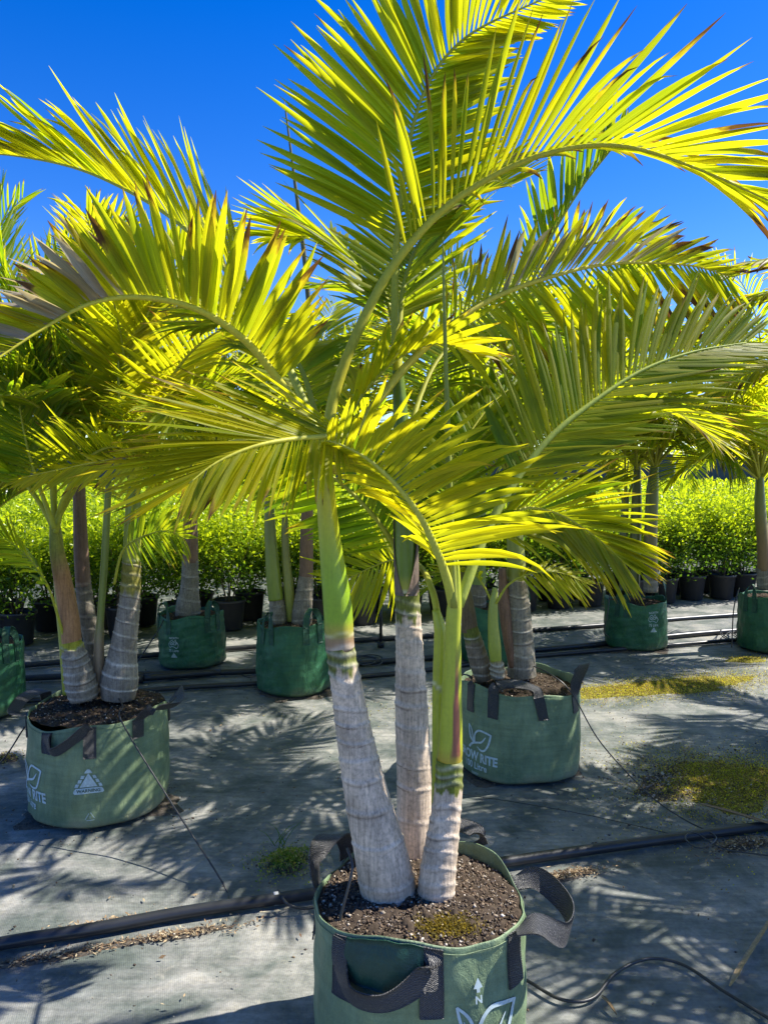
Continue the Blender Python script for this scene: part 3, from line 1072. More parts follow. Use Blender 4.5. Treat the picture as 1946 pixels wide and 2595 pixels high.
# ================================================================== BAGS
GB = 'large faded green grow bags'
GS = 'smaller dark green grow bags'
c = G(1060, 2252, 0.42)
bagA = Bag('grow_bag', 'faded green grow bag nearest the camera, cut by the bottom edge', c[0], c[1], 0.272, 0.42, 100, 11, GB, 0.022, 5200)
c = G(252, 1790, 0.44)
bagB = Bag('grow_bag', 'faded green grow bag with WARNING triangle and recycling mark', c[0], c[1], 0.298, 0.44, 100, 25, GB, 0.0, 1800)
c = G(1312, 1722, 0.44)
bagC = Bag('grow_bag', 'faded green grow bag printed with white leaf emblem and 100 Litre', c[0], c[1], 0.298, 0.44, 100, 38, GB, 0.03, 1400)
c = G(478, 1690)
bagD = Bag('grow_bag', 'dark green 75 Litre bag holding the single-trunk palm at left', c[0], c[1] + 0.12, 0.245, 0.40, 75, 41, GS, 0.03, 300, 0.02)
c = G(742, 1757)
bagE = Bag('grow_bag', 'dark green bag without print, left of the front palm trunks', c[0], c[1] + 0.12, 0.25, 0.47, 75, 52, GS, 0.03, 500)
c = G(1622, 1645)
bagF = Bag('grow_bag', 'dark green 75 Litre bag on the right, white lettering toward camera', c[0], c[1] + 0.14, 0.255, 0.40, 75, 63, GS, 0.03, 300)
c = G(1968, 1650)
bagG = Bag('grow_bag', 'dark green bag cut off by the right edge', c[0], c[1] + 0.1, 0.27, 0.45, 75, 74, GS, 0.03, 250)
c = G(-66, 1815)
bagH = Bag('grow_bag', 'dark green bag cut off by the left edge', c[0], c[1] + 0.1, 0.25, 0.45, 75, 85, GS, 0.03, 200)
c = G(1262, 1690)
bagI = Bag('grow_bag', 'dark green bag mostly hidden behind the 100 Litre emblem bag', c[0], c[1] + 0.22, 0.262, 0.44, 75, 96, GS, 0.03, 200)

r_ = np.random.RandomState(31)
pm_ = G(1130, 2345, bagA.soil_z + 0.012)
n_ = 1500
ps_ = np.stack([pm_[0] - bagA.c[0] + 0.035 * r_.randn(n_), pm_[1] - bagA.c[1] + 0.022 * r_.randn(n_), np.full(n_, bagA.soil_z + 0.013)], 1)
MOSS_POS = ps_
# --- handles of the front bag
ta, tb = bagA.at(872, 2400)[0], bagA.at(1095, 2440)[0]
bagA.handle(ta, tb, [(0.03, 0.02, -0.06), (0.22, 0.034, -0.118), (0.55, 0.036, -0.125), (0.86, 0.03, -0.07)], tab_h=0.145, tab2_h=0.155, w=0.056,
            wv=[(0.8, 0.1, 0.5), (0.2, 0.3, 0.9), (-0.1, 0.35, 0.9), (-0.6, 0.15, 0.75)])
ns, nw = 12, 24
fth = np.linspace(ta + 0.06, tb - 0.07, nw)
fz = np.linspace(0.001, 1, ns)
fo_, fi_ = [], []
for q in fz:
    dz = q * (0.085 + 0.012 * np.sin((fth - ta) / (tb - ta) * math.pi))
    bulge = 0.006 + 0.010 * math.sin(q * math.pi) * np.sin((fth - ta) / (tb - ta) * math.pi) + 0.002 * np.sin(fth * 31 + 4 * q)
    fo_.append(bagA.S(fth, bagA.H - dz, bulge + 0.003))
    fi_.append(bagA.S(fth, bagA.H - dz, bulge))
v, f, _ = slab(bagA.loc(np.concatenate([np.array(fo_).reshape(-1, 3), np.array(fi_).reshape(-1, 3)])), ns, nw, np.zeros((ns * nw, 3)))
fl_ = add_obj('rim_flap', mk_mesh('rim_flap', v, f), M['flap'], bagA.o)
fl_['label'] = 'dark green lining folded out over the rim between the front straps'
ta, tb = bagA.at(1296, 2400)[0], bagA.at(1325, 2330)[0] + 0.62
bagA.handle(ta, tb, [(0.12, 0.045, 0.012), (0.35, 0.10, -0.03), (0.65, 0.115, -0.01), (0.9, 0.06, 0.02)], tab_h=0.13, w=0.056,
            wv=[(0.7, -0.3, 0.3), (0.3, 0.1, 0.9), (0.0, 0.3, 0.9), (0.5, 0.2, 0.6)])
bagA.handle(R_(172), R_(134), [(0.1, 0.02, 0.06), (0.4, 0.01, 0.095), (0.75, 0.0, 0.09), (0.97, 0.0, 0.04)], tab_h=0.14, w=0.055,
            wv=[(0.9, 0.3, 0.2), (0.4, 0.8, 0.2), (0.4, 0.8, -0.2), (0.9, 0.3, 0)])
bagA.handle(R_(78), R_(48), [(0.2, 0.02, 0.035), (0.5, 0.045, 0.03), (0.85, 0.03, 0.02)], tab_h=0.12, w=0.05)
# --- left bag
ta, tb = bagB.at(120, 1850)[0], bagB.at(228, 1850)[0]
bagB.handle(ta, tb, [(0.05, 0.015, -0.03), (0.25, 0.035, -0.075), (0.6, 0.04, -0.05), (0.9, 0.025, -0.01)], tab_h=0.105, tab2_h=0.125, w=0.05,
            wv=[(0.6, 0.2, 0.6), (0.1, 0.5, 0.8), (-0.2, 0.6, 0.7), (-0.7, 0.4, 0.4)])
ta, tb = bagB.at(352, 1850)[0], bagB.at(414, 1850)[0] + 0.35
bagB.handle(ta, tb, [(0.15, 0.045, 0.028), (0.5, 0.09, 0.01), (0.85, 0.06, 0.05), (0.97, 0.04, 0.03)], tab_h=0.085, w=0.05,
            wv=[(0.7, 0.5, 0.1), (0.2, 0.7, 0.5), (0.0, 0.5, 0.8), (0.5, 0.3, 0.6)])
bagB.handle(R_(206), R_(160), [(0.1, 0.06, 0.0), (0.4, 0.05, 0.035), (0.7, 0.02, 0.05), (0.95, 0.0, 0.04)], tab_h=0.09, w=0.05)
# --- right bag
ta, tb = bagC.at(1250, 1760)[0], bagC.at(1366, 1760)[0]
bagC.handle(ta, tb, [(0.02, 0.0, 0.025), (0.25, -0.03, 0.05), (0.6, -0.03, 0.055), (0.95, -0.005, 0.03)], tab_h=0.12, tab2_h=0.115, w=0.052, skew2=0.25,
            wv=[(0.8, -0.5, 0.2), (0.2, -0.8, 0.5), (-0.1, -0.8, 0.5), (0.9, -0.4, 0)])
ta = bagC.at(1452, 1760)[0]
bagC.handle(ta, ta + 0.55, [(0.02, 0.01, 0.06), (0.3, 0.03, 0.125), (0.6, 0.03, 0.11), (0.97, 0.01, 0.05)], tab_h=0.1, w=0.05)
bagC.handle(R_(212), R_(180), [(0.1, 0.0, 0.03), (0.5, 0.03, 0.04), (0.9, 0.0, 0.03)], tab_h=0.12, w=0.05)
# --- the smaller bags: standing loops
for bg_, px1, px2, py in ((bagD, 405, 430, 1600), (bagD, 525, 550, 1600), (bagE, 664, 688, 1620), (bagE, 776, 812, 1620), (bagF, 1565, 1588, 1520),
                          (bagG, 1890, 1912, 1540), (bagH, 18, 34, 1700)):
    t1, t2 = bg_.at(px1, py)[0], bg_.at(px2, py)[0]
    if t2 < t1:
        t1, t2 = t2, t1
    if t2 - t1 < 0.3:
        t2 = t1 + 0.36
    bg_.handle(t1, t2, [(0.08, 0.0, 0.06), (0.5, -0.02, 0.11), (0.92, 0.0, 0.06)], tab_h=0.12, w=0.042, wv=[(0.8, 0.4, 0), (0.2, 0.9, 0), (0.8, 0.4, 0)])
bagF.handle(R_(-8), R_(30), [(0.08, 0.0, 0.08), (0.5, 0.0, 0.15), (0.92, 0.0, 0.08)], tab_h=0.11, w=0.042, wv=[(0.8, 0.4, 0), (0.2, 0.9, 0), (0.8, 0.4, 0)])
bagI.handle(R_(-10), R_(25), [(0.08, 0.0, 0.06), (0.5, 0.0, 0.11), (0.92, 0.0, 0.06)], tab_h=0.11, w=0.042)

# --- prints
t, z = bagC.at(1212, 1868)
bagC.printed(leaf_logo(), t, z, 'leaf_emblem', scale=0.98)
t, z = bagC.at(1206, 1914)
bagC.printed(text_geo('GROW RITE', 0.060, 0.0022, 0.78), t, z, 'lettering', rot=-0.03)
t, z = bagC.at(1206, 1936)
bagC.printed(text_geo('100 Litre', 0.046, 0.0010, 0.85), t, z - 0.004, 'lettering', rot=-0.03)
t, z = bagC.at(1206, 1954)
bagC.printed(text_geo('000000', 0.016, 0.0, 0.9), t, z - 0.006, 'lettering', rot=-0.03)
t, z = bagB.at(226, 1978)
bagB.printed(warning_mark(), t, z, 'warning_triangle', scale=0.97)
bagB.printed(text_geo('WARNING', 0.0185, 0.0004, 1.0), t, z - 0.039, 'lettering', 'printdark', off=0.0043)
t, z = bagB.at(230, 2068)
bagB.printed(recycle_mark(), t, z, 'recycling_mark', scale=0.75)
bagB.printed(text_geo('5', 0.013), t, z - 0.002, 'lettering')
t, z = bagB.at(96, 1964)
bagB.printed(leaf_logo(), t - 0.16, z, 'leaf_emblem', scale=1.0)
t, z = bagB.at(100, 2018)
bagB.printed(text_geo('GROW RITE', 0.060, 0.0022, 0.78), t - 0.26, z, 'lettering')
t, z = bagB.at(96, 2042)
bagB.printed(text_geo('100 Litre', 0.046, 0.0010, 0.85), t - 0.25, z, 'lettering')
t, z = bagA.at(1212, 2508)
bagA.printed(join_geo([poly([(-0.005, -0.004, 0.004), (0.004, -0.0045, 0.0045), (0.005, -0.012, 0.012), (0.028, -0.0008, 0.0008)], 2)]), t, z, 'north_arrow')
bagA.printed(text_geo('N', 0.024, 0.0008), t, z - 0.022, 'lettering')
t, z = bagA.at(1240, 2560)
bagA.printed(leaf_logo(), t - 0.06, z - 0.028, 'leaf_emblem', scale=1.12)
bagA.printed(text_geo('GROW RITE', 0.060, 0.0022, 0.78), t - 0.1, z - 0.125, 'lettering')
for bg_, px, py, s in ((bagD, 443, 1632, 0.82), (bagF, 1654, 1567, 0.9)):
    t, z = bg_.at(px, py)
    bg_.printed(text_geo('NORTH', 0.030 * s, 0.0002, 0.8), t, z + 0.058 * s, 'lettering')
    bg_.printed(map_outline(), t, z, 'map_emblem', scale=s * 1.05)
    bg_.printed(text_geo('GCP', 0.035 * s, 0.0006), t, z + 0.004, 'lettering')
    bg_.printed(text_geo('75 Litre', 0.036 * s, 0.0002, 0.75), t, z - 0.060 * s, 'lettering')
    bg_.printed(small_pyramid(), t, z - 0.105 * s, 'warning_triangle', scale=s * 1.15)

# ================================================================== FRONT PALM
YA = 1.97
pa = Palm((bagA.c[0], bagA.c[1], bagA.soil_z), 'front clumping palm with three pale grey trunks in the nearest bag', individual=300)
# left trunk
p = [P(990, 2330, 1.95), P(986, 2270, 1.95), P(962, 2150, 1.95), P(926, 2000, 1.96), P(896, 1850, 1.97), P(875, 1720, 1.97), P(862, 1640, 1.97)]
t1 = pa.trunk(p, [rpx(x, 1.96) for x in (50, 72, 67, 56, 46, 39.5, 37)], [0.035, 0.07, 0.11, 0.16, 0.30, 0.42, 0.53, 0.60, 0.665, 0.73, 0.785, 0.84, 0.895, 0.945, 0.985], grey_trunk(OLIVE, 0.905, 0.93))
p = [P(862, 1646, 1.97), P(859, 1600, 1.97), P(857, 1560, 1.97), P(853, 1510, 1.97), P(843, 1430, 1.97), P(832, 1330, 1.97), P(822, 1220, 1.97), P(812, 1150, 1.97), P(806, 1112, 1.97)]


def s1c(fr, th):
    c = lerp3((0.37, 0.34, 0.035), LIME, sstep(fr, 0.10, 0.155))
    c = c + (lerp3(LIME, (0.43, 0.42, 0.018), np.ones_like(fr)) - lerp3(LIME, LIME, fr)) * sstep(fr, 0.3, 0.75)[..., None]
    k = (1 - sstep(fr, 0.055, 0.075))[..., None]
    return c * (1 - k) + np.array([0.30, 0.19, 0.10]) * k


pa.trunk(p, [rpx(x, 1.97) for x in (36.5, 37, 36.5, 35.5, 31, 26, 24, 25, 20)], [0.012, 0.075], s1c, name='crownshaft', mat='shaft', parent=t1, tilt=0.004, ridge=0.02, step=0.008)
# middle trunk (behind)
p = [P(1050, 2260, 2.16), P(1048, 2170, 2.16), P(1050, 2000, 2.16), P(1043, 1800, 2.16), P(1036, 1620, 2.16), P(1031, 1500, 2.16)]
t2 = pa.trunk(p, [rpx(x, 2.16) for x in (52, 50, 45, 42, 34, 31)], [0.25, 0.36, 0.43, 0.50, 0.56, 0.63, 0.685, 0.74, 0.79, 0.84, 0.885, 0.93, 0.965], grey_trunk(OLIVE, 0.91, 0.925))
p = [P(1031, 1504, 2.16), P(1029, 1480, 2.16), P(1027, 1400, 2.16), P(1024, 1300, 2.16), P(1020, 1180, 2.16), P(1014, 1040, 2.17), P(1008, 940, 2.18)]
pa.trunk(p, [rpx(x, 2.16) for x in (30, 29, 27, 25, 23, 19, 14)], [0.01], shaft_col((0.33, 0.32, 0.03), (0.12, 0.19, 0.018), 0.03, 0.10), name='crownshaft', mat='shaft', parent=t2, tilt=0.002, step=0.009)
# split dry sheath round the middle crownshaft


def split_sheath(palm, parent, pts, rads, gap_dir, col=(0.20, 0.15, 0.12)):
    a = spline(np.hstack([np.array(pts), np.array(rads)[:, None]]), 22)
    T, N, B = frames(a[:, :3])
    seg = 20
    V = []
    for k in range(22):
        f = k / 21
        half = 0.04 + 1.25 * min(1, f * 1.8) ** 0.8
        th = np.linspace(gap_dir + half, gap_dir + 2 * math.pi - half, seg)
        ex, ey = np.array([1, 0, 0]), np.array([0, 1, 0])
        r = a[k, 3]
        V.append(a[k, :3] + r * (np.cos(th)[:, None] * ex + np.sin(th)[:, None] * ey))
    V = np.array(V)
    V2 = V.copy()
    cen = a[:, None, :3]
    V2 = cen + (V - cen) * 0.95
    u = np.linspace(0, 1, seg)
    lu = np.zeros((22 * seg, 3))
    v, f, _ = slab(np.concatenate([V.reshape(-1, 3), V2.reshape(-1, 3)]), 22, seg, lu)
    c4 = np.tile(np.array([*col, 1.0]), (len(v), 1))
    me = mk_mesh('dry_sheath', v, f, attrs={'col': ('FLOAT_COLOR', c4)})
    return add_obj('dry_sheath', me, M['sheath'], parent)


split_sheath(pa, t2, [P(1031, 1506, 2.16), P(1030, 1450, 2.16), P(1028, 1360, 2.16), P(1027, 1260, 2.16)], [rpx(x, 2.16) for x in (31.5, 32, 31.5, 30)], R_(-100))
# right trunk (short, yellow crownshaft)
p = [P(1104, 2325, 1.93), P(1104, 2270, 1.93), P(1110, 2200, 1.93), P(1125, 2100, 1.94), P(1136, 2000, 1.95), P(1138, 1925, 1.95)]
t3 = pa.trunk(p, [rpx(x, 1.94) for x in (38, 47, 46, 40, 36, 34)], [0.05, 0.10, 0.17, 0.24, 0.33, 0.43, 0.52, 0.62, 0.70, 0.845, 0.90, 0.955], grey_trunk((0.19, 0.22, 0.03), 0.80, 0.82))
p = [P(1138, 1930, 1.95), P(1141, 1900, 1.95), P(1142, 1860, 1.95), P(1144, 1760, 1.95), P(1147, 1660, 1.95), P(1148, 1590, 1.95), P(1151, 1540, 1.95), P(1155, 1490, 1.95), P(1157, 1445, 1.95), P(1158, 1415, 1.95)]
pa.trunk(p, [rpx(x, 1.95) for x in (32, 32, 30, 26, 22, 20, 19, 13, 8, 3)], [], shaft_col((0.45, 0.33, 0.03), (0.42, 0.46, 0.028), 0.0, 0.10, (0.02, 0.62, -1.15, 0.42, (0.26, 0.085, 0.05))), name='crownshaft', mat='shaft', parent=t3, step=0.009)
# thin yellow-green shoot behind it
p = [P(1112, 2050, 2.02), P(1113, 1900, 2.02), P(1113, 1740, 2.02), P(1116, 1620, 2.02), P(1113, 1585, 2.02), P(1104, 1545, 2.03)]
pa.trunk(p, [rpx(x, 2.0) for x in (20, 19, 18, 17, 15, 10)], [0.62], shaft_col((0.38, 0.43, 0.03), (0.42, 0.45, 0.03)), name='shoot', mat='shaft', step=0.009)
# surface roots where the trunks meet the soil
for k in range(9):
    x = 985 + k * 13
    a, b = P(x, 2300, 1.91), P(x - 8 + 20 * rng.rand(), 2352 + 10 * rng.rand(), 1.86 - 0.02 * rng.rand())
    pts = spline([a, (a + b) / 2 + [0, -0.01, 0.004], b], 8)
    v, f = tube(pts, 0.006, 6)
    c4 = np.tile([0.055, 0.04, 0.035, 1.0], (len(v), 1))
    child('root', mk_mesh('root', v, f, attrs={'col': ('FLOAT_COLOR', c4)}), M['trunk'], pa.o)

# --- fronds of the front palm, base to tip
# tall frond at top centre
pa.frond(PL([(1008, 960, 2.18), (1000, 800, 2.2), (1003, 640, 2.24), (1022, 450, 2.28), (1072, 240, 2.32), (1180, 95, 2.34), (1390, -10, 2.3)]),
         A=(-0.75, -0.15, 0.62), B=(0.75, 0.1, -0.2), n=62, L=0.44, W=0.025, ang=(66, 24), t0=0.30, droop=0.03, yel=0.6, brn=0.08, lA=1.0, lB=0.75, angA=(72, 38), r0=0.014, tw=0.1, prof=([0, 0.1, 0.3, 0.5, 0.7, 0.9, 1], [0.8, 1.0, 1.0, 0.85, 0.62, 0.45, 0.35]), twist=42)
# frond sweeping up from the left trunk and over to the right edge
pa.frond(PL([(838, 1190, 1.97), (835, 1060, 1.98), (870, 930, 2.0), (935, 780, 2.02), (1010, 655, 2.03), (1130, 525, 2.03), (1290, 425, 2.02), (1440, 376, 2.0), (1590, 372, 1.97), (1760, 425, 1.92), (1930, 500, 1.86), (2010, 540, 1.84)]),
         A=[(-0.25, -0.35, 0.95), (0.0, -0.5, 0.85)], B=[(0.2, 0.75, 0.5), (0.1, 0.8, 0.3)], n=54, L=0.43, W=0.0225, ang=(62, 16), angA=(60, 11), angB=(50, 13), t0=0.36, droop=0.15, yel=0.55, brn=0.3, brnv=0.16, lB=0.9, r0=0.016, rcol=(0.36, 0.33, 0.03), tw=0.35,
         prof=([0, 0.12, 0.35, 0.7, 0.9, 1], [0.72, 0.95, 1.0, 0.8, 0.62, 0.45]))
# left arching frond with brown tips and a dried end
pa.frond(PL([(812, 1130, 1.93), (770, 1050, 1.90), (715, 975, 1.86), (640, 880, 1.80), (555, 812, 1.74), (455, 768, 1.68), (330, 752, 1.62), (220, 772, 1.56), (110, 832, 1.50), (0, 905, 1.45), (-60, 950, 1.42)]),
         A=[(0.8, -0.2, 0.5), (-0.2, -0.3, 0.95)], B=[(0.25, 0.9, 0.25), (0.1, 0.5, 0.85)], n=72, L=0.315, W=0.025, ang=(76, 42), angB=(60, 24), t0=0.2, droop=0.02, yel=0.55, brn=0.25, brnv=0.14, lA=0.85, lB=0.9, r0=0.015,
         rcol=(0.42, 0.38, 0.035), dry=lambda t, r, s: (1.0 if (t > 0.55 and r.rand() < (0.97 if s < 0 else 0.25)) else 0.0), tw=0.5, prof=([0, 0.1, 0.3, 0.5, 0.7, 1], [0.6, 0.95, 1.0, 0.82, 0.52, 0.42]))
# low frond fanning to the left
pa.frond(PL([(846, 1130, 1.90), (890, 1106, 1.84), (800, 1108, 1.74), (715, 1116, 1.66), (630, 1136, 1.61), (545, 1175, 1.57), (480, 1225, 1.54)]),
         A=[(-0.4, 0.45, 0.85), (-0.6, 0.5, 0.5)], B=[(0.3, -0.35, -0.9), (-0.3, -0.4, -0.8)], n=50, L=0.37, W=0.0195, ang=(38, 12), angB=(72, 24), t0=0.16, droop=0.05, yel=0.66, brn=0.17, brnv=0.1, lA=1.0, lB=0.5, r0=0.011, rcol=(0.40, 0.38, 0.05), tw=0.3,
         prof=([0, 0.12, 0.4, 0.7, 0.9, 1], [0.9, 1.0, 0.98, 0.8, 0.6, 0.4]), profB=([0, 0.1, 0.4, 0.8, 1], [0.35, 0.7, 1.0, 0.8, 0.5]), twist=32)
# frond from the small right trunk arching back to the left
pa.frond(PL([(1150, 1540, 1.95), (1136, 1480, 1.92), (1108, 1400, 1.88), (1062, 1305, 1.84), (1000, 1225, 1.80), (930, 1162, 1.77), (862, 1126, 1.75), (828, 1116, 1.74)]),
         A=(0.92, -0.25, 0.38), B=(-0.1, 0.95, -0.35), n=40, L=0.35, W=0.0215, ang=(92, 76), angB=(70, 40), t0=0.22, droop=0.16, yel=0.72, brn=0.07, lA=1.0, lB=0.7, r0=0.0155, rcol=(0.36, 0.36, 0.05), tw=0.2,
         prof=([0, 0.15, 0.4, 0.7, 0.9, 1], [0.75, 1.0, 1.0, 0.8, 0.5, 0.3]), twist=3)
# big frond from the small right trunk out to the right
pa.frond(PL([(1160, 1535, 1.96), (1188, 1460, 1.98), (1228, 1355, 2.02), (1293, 1237, 2.06), (1384, 1119, 2.10), (1478, 1037, 2.14), (1618, 943, 2.20), (1750, 893, 2.25), (1890, 868, 2.3)]),
         A=[(-0.55, 0.2, 0.75), (-0.3, 0.3, 0.9)], B=[(0.75, -0.35, -0.35), (0.5, -0.5, -0.6)], n=64, L=0.36, W=0.0225, ang=(66, 22), angA=(62, 30), angB=(50, 14), t0=0.30, droop=0.05, yel=0.38, brn=0.07, lA=1.0, lB=0.95, r0=0.015, rcol=(0.27, 0.31, 0.05), tw=0.2, twist=12)
# ragged yellow frond over the right side
pa.frond(PL([(846, 1200, 1.98), (868, 1140, 1.99), (905, 1085, 2.0), (973, 996, 2.03), (1032, 925, 2.06), (1120, 843, 2.10), (1237, 761, 2.16), (1384, 705, 2.24), (1550, 668, 2.32), (1740, 672, 2.42), (1850, 700, 2.5)]),
         A=[(-0.3, -0.3, 0.9), (0, -0.4, 0.8)], B=[(0.5, 0.5, -0.7), (0.1, 0.3, -0.95)], n=64, L=0.40, W=0.0225, ang=(58, 18), angB=(68, 30), t0=0.30, droop=0.10, yel=0.58, brn=0.24, brnv=0.2, lA=0.62, lB=1.0, r0=0.014, rcol=(0.42, 0.36, 0.04), ragged=0.3, tw=0.5,
         dry=lambda t, r, s: (0.9 if (s > 0 and 0.2 < t < 0.75 and r.rand() < 0.35) else 0.0))
# upper left frond behind
pa.frond(PL([(818, 1140, 1.99), (745, 960, 2.06), (668, 820, 2.14), (590, 705, 2.20), (480, 588, 2.26), (360, 503, 2.30), (210, 432, 2.34), (60, 398, 2.36), (-80, 385, 2.38)]),
         A=[(0.0, -0.25, 0.9), (0.0, -0.2, 0.95)], B=[(-0.2, 0.6, 0.6), (0.0, 0.6, 0.7)], n=66, L=0.46, W=0.023, ang=(34, 14), t0=0.30, droop=0.13, yel=0.58, brn=0.07, lB=0.9, r0=0.013, rcol=(0.30, 0.32, 0.04), tw=0.25)
# shaded frond low behind the trunks, reaching left
pa.frond(PL([(1012, 1440, 2.22), (1000, 1385, 2.22), (940, 1300, 2.2), (860, 1222, 2.18), (760, 1165, 2.16), (660, 1140, 2.14)]),
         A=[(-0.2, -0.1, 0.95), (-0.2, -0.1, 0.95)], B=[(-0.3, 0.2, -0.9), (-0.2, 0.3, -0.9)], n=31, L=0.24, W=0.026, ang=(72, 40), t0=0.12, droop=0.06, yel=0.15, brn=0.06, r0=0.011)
# small bright frond between the trunks
pa.frond(PL([(1114, 1600, 2.02), (1096, 1500, 2.06), (1060, 1432, 2.25), (998, 1419, 2.45), (940, 1438, 2.49), (865, 1475, 2.5)]),
         A=(-0.3, 0.1, 0.95), B=(0.1, -0.1, -0.95), n=18, L=0.21, W=0.0235, ang=(74, 26), t0=0.62, droop=0.03, yel=0.5, brn=0.05, r0=0.010)
# drooping frond at lower right
pa.frond(PL([(1165, 1530, 1.97), (1195, 1430, 2.05), (1250, 1335, 2.14), (1330, 1288, 2.22), (1420, 1305, 2.28), (1510, 1362, 2.32), (1580, 1425, 2.34)]),
         A=[(0.5, -0.2, 0.8), (0.5, 0, 0.7)], B=[(-0.1, -0.4, -0.85), (-0.3, -0.3, -0.9)], n=54, L=0.34, W=0.02, ang=(52, 12), t0=0.32, droop=0.12, yel=0.55, brn=0.10, r0=0.010, lB=0.8)
# yellow drooping frond reaching far to the left
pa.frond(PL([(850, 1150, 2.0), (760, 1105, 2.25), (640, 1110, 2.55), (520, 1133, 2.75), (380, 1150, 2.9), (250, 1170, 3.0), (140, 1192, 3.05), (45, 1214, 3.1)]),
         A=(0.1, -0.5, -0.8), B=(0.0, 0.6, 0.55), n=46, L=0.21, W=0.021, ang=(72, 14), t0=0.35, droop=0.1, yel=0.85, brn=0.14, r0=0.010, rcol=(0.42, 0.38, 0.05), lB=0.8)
# extra younger fronds filling the heart of the crown
pa.frond(PL([(1010, 960, 2.2), (1012, 820, 2.24), (1030, 700, 2.3), (1080, 590, 2.4), (1180, 500, 2.5), (1290, 470, 2.6)]), n=53, L=0.36, W=0.0239, t0=0.22, yel=0.35, lift=25, droop=0.08)
pa.frond(PL([(1010, 960, 2.2), (1000, 830, 2.26), (960, 720, 2.34), (880, 640, 2.42), (790, 600, 2.5), (690, 600, 2.56)]), n=53, L=0.34, W=0.0230, t0=0.22, yel=0.40, lift=15, droop=0.12)
pa.frond(PL([(830, 1170, 2.02), (800, 1050, 2.1), (760, 930, 2.2), (690, 850, 2.3), (590, 815, 2.4), (490, 830, 2.5)]), n=53, L=0.32, W=0.0221, t0=0.2, yel=0.35, lift=10, droop=0.15)
pa.frond(PL([(1030, 1150, 2.2), (1060, 1020, 2.3), (1120, 900, 2.42), (1220, 830, 2.55), (1340, 830, 2.65), (1430, 880, 2.72)]), n=53, L=0.34, W=0.0230, t0=0.2, yel=0.15, lift=10, droop=0.2)
pa.frond(PL([(1150, 1540, 2.0), (1130, 1400, 2.1), (1140, 1250, 2.2), (1180, 1120, 2.28), (1250, 1020, 2.36), (1330, 960, 2.42)]), n=53, L=0.32, W=0.0230, t0=0.25, yel=0.12, lift=15, droop=0.1)
pa.frond(PL([(830, 1180, 2.0), (880, 1060, 2.02), (940, 970, 2.04), (1020, 900, 2.05), (1110, 870, 2.06), (1200, 890, 2.07)]), n=25, L=0.24, W=0.0239, t0=0.25, yel=0.75, lift=25, droop=0.1, brn=0.2, ragged=0.3)


def spear(palm, pts, r, col=(0.27, 0.30, 0.05)):
    p = spline(pts, 30)
    rr = r * np.interp(np.linspace(0, 1, 30), [0, 0.4, 0.95, 1], [1.0, 0.85, 0.3, 0.05])
    v, f = tube(p, rr, 7)
    c4 = np.tile([*col, 1.0], (len(v), 1))
    return child('spear_leaf', mk_mesh('spear_leaf', v, f, attrs={'col': ('FLOAT_COLOR', c4)}), M['rachis'], palm.o)


spear(pa, PL([(1150, 1540, 1.93), (1142, 1350, 1.92), (1134, 1100, 1.91), (1126, 800, 1.9), (1122, 600, 1.9)]), rpx(10, 1.92))
pa.finish()

def extra(pm, tops, count, seed, lo=1.3, hi=1.8, yel=0.4, azs=None, L=0.36, n=42, W=0.023, els=(52, 86), bends=(40, 90)):
    r = np.random.RandomState(seed)
    for q in range(count):
        az = (r.rand() * 360) if azs is None else azs[0] + (azs[1] - azs[0]) * r.rand()
        el = els[0] + (els[1] - els[0]) * r.rand()
        pm.arch(tops[q % len(tops)], az, el, lo + (hi - lo) * r.rand(), bends[0] + (bends[1] - bends[0]) * r.rand(), L=L, W=W, n=n, t0=0.24, yel=float(np.clip(yel + 0.12 * r.randn(), 0, 1)), brn=0.08 + 0.08 * r.rand(), lift=5 + 25 * r.rand())


# ================================================================== LEFT PALM
pb = Palm((bagB.c[0], bagB.c[1], bagB.soil_z), 'clumping palm with four ringed stems in the WARNING bag at left', individual=300)
YB = bagB.c[1]


def PB(l, dY=0.0):
    return [P(x, y, YB + dY) for x, y in l]


t = pb.trunk(PB([(214, 1772), (208, 1740), (194, 1680), (182, 1625)], -0.04), [rpx(x, YB) for x in (34, 39, 33, 25)], [0.08, 0.22, 0.36, 0.5, 0.64, 0.78, 0.92], grey_trunk(YEL, 0.86, 0.9, (0.31, 0.27, 0.215)), ridge=0.07)
pb.trunk(PB([(183, 1632), (178, 1570), (162, 1480), (146, 1400), (138, 1330)], -0.04), [rpx(x, YB) for x in (24, 24, 22, 18, 11)], [0.02], shaft_col((0.42, 0.22, 0.10), (0.30, 0.30, 0.05), 0.55, 0.85), name='crownshaft', mat='sheath', parent=t, step=0.01)
pb.trunk(PB([(170, 1760), (162, 1620), (152, 1500), (148, 1380), (140, 1290)], 0.03), [rpx(x, YB) for x in (10, 12, 13, 13, 6)], [], shaft_col((0.36, 0.38, 0.04), (0.20, 0.24, 0.04)), name='shoot', mat='shaft', step=0.012)
t = pb.trunk(PB([(250, 1750), (240, 1660), (222, 1560), (212, 1480)], 0.14), [rpx(x, YB) for x in (22, 21, 21, 20)], [0.1, 0.22, 0.34, 0.46, 0.58, 0.7, 0.82, 0.93], grey_trunk(None, base=(0.24, 0.21, 0.165)), ridge=0.05)
pb.trunk(PB([(212, 1485), (207, 1400), (203, 1300), (200, 1200), (198, 1130)], 0.14), [rpx(x, YB) for x in (20, 19, 17, 15, 9)], [0.02], shaft_col((0.22, 0.14, 0.10), (0.24, 0.17, 0.12)), name='crownshaft', mat='sheath', parent=t, step=0.012)
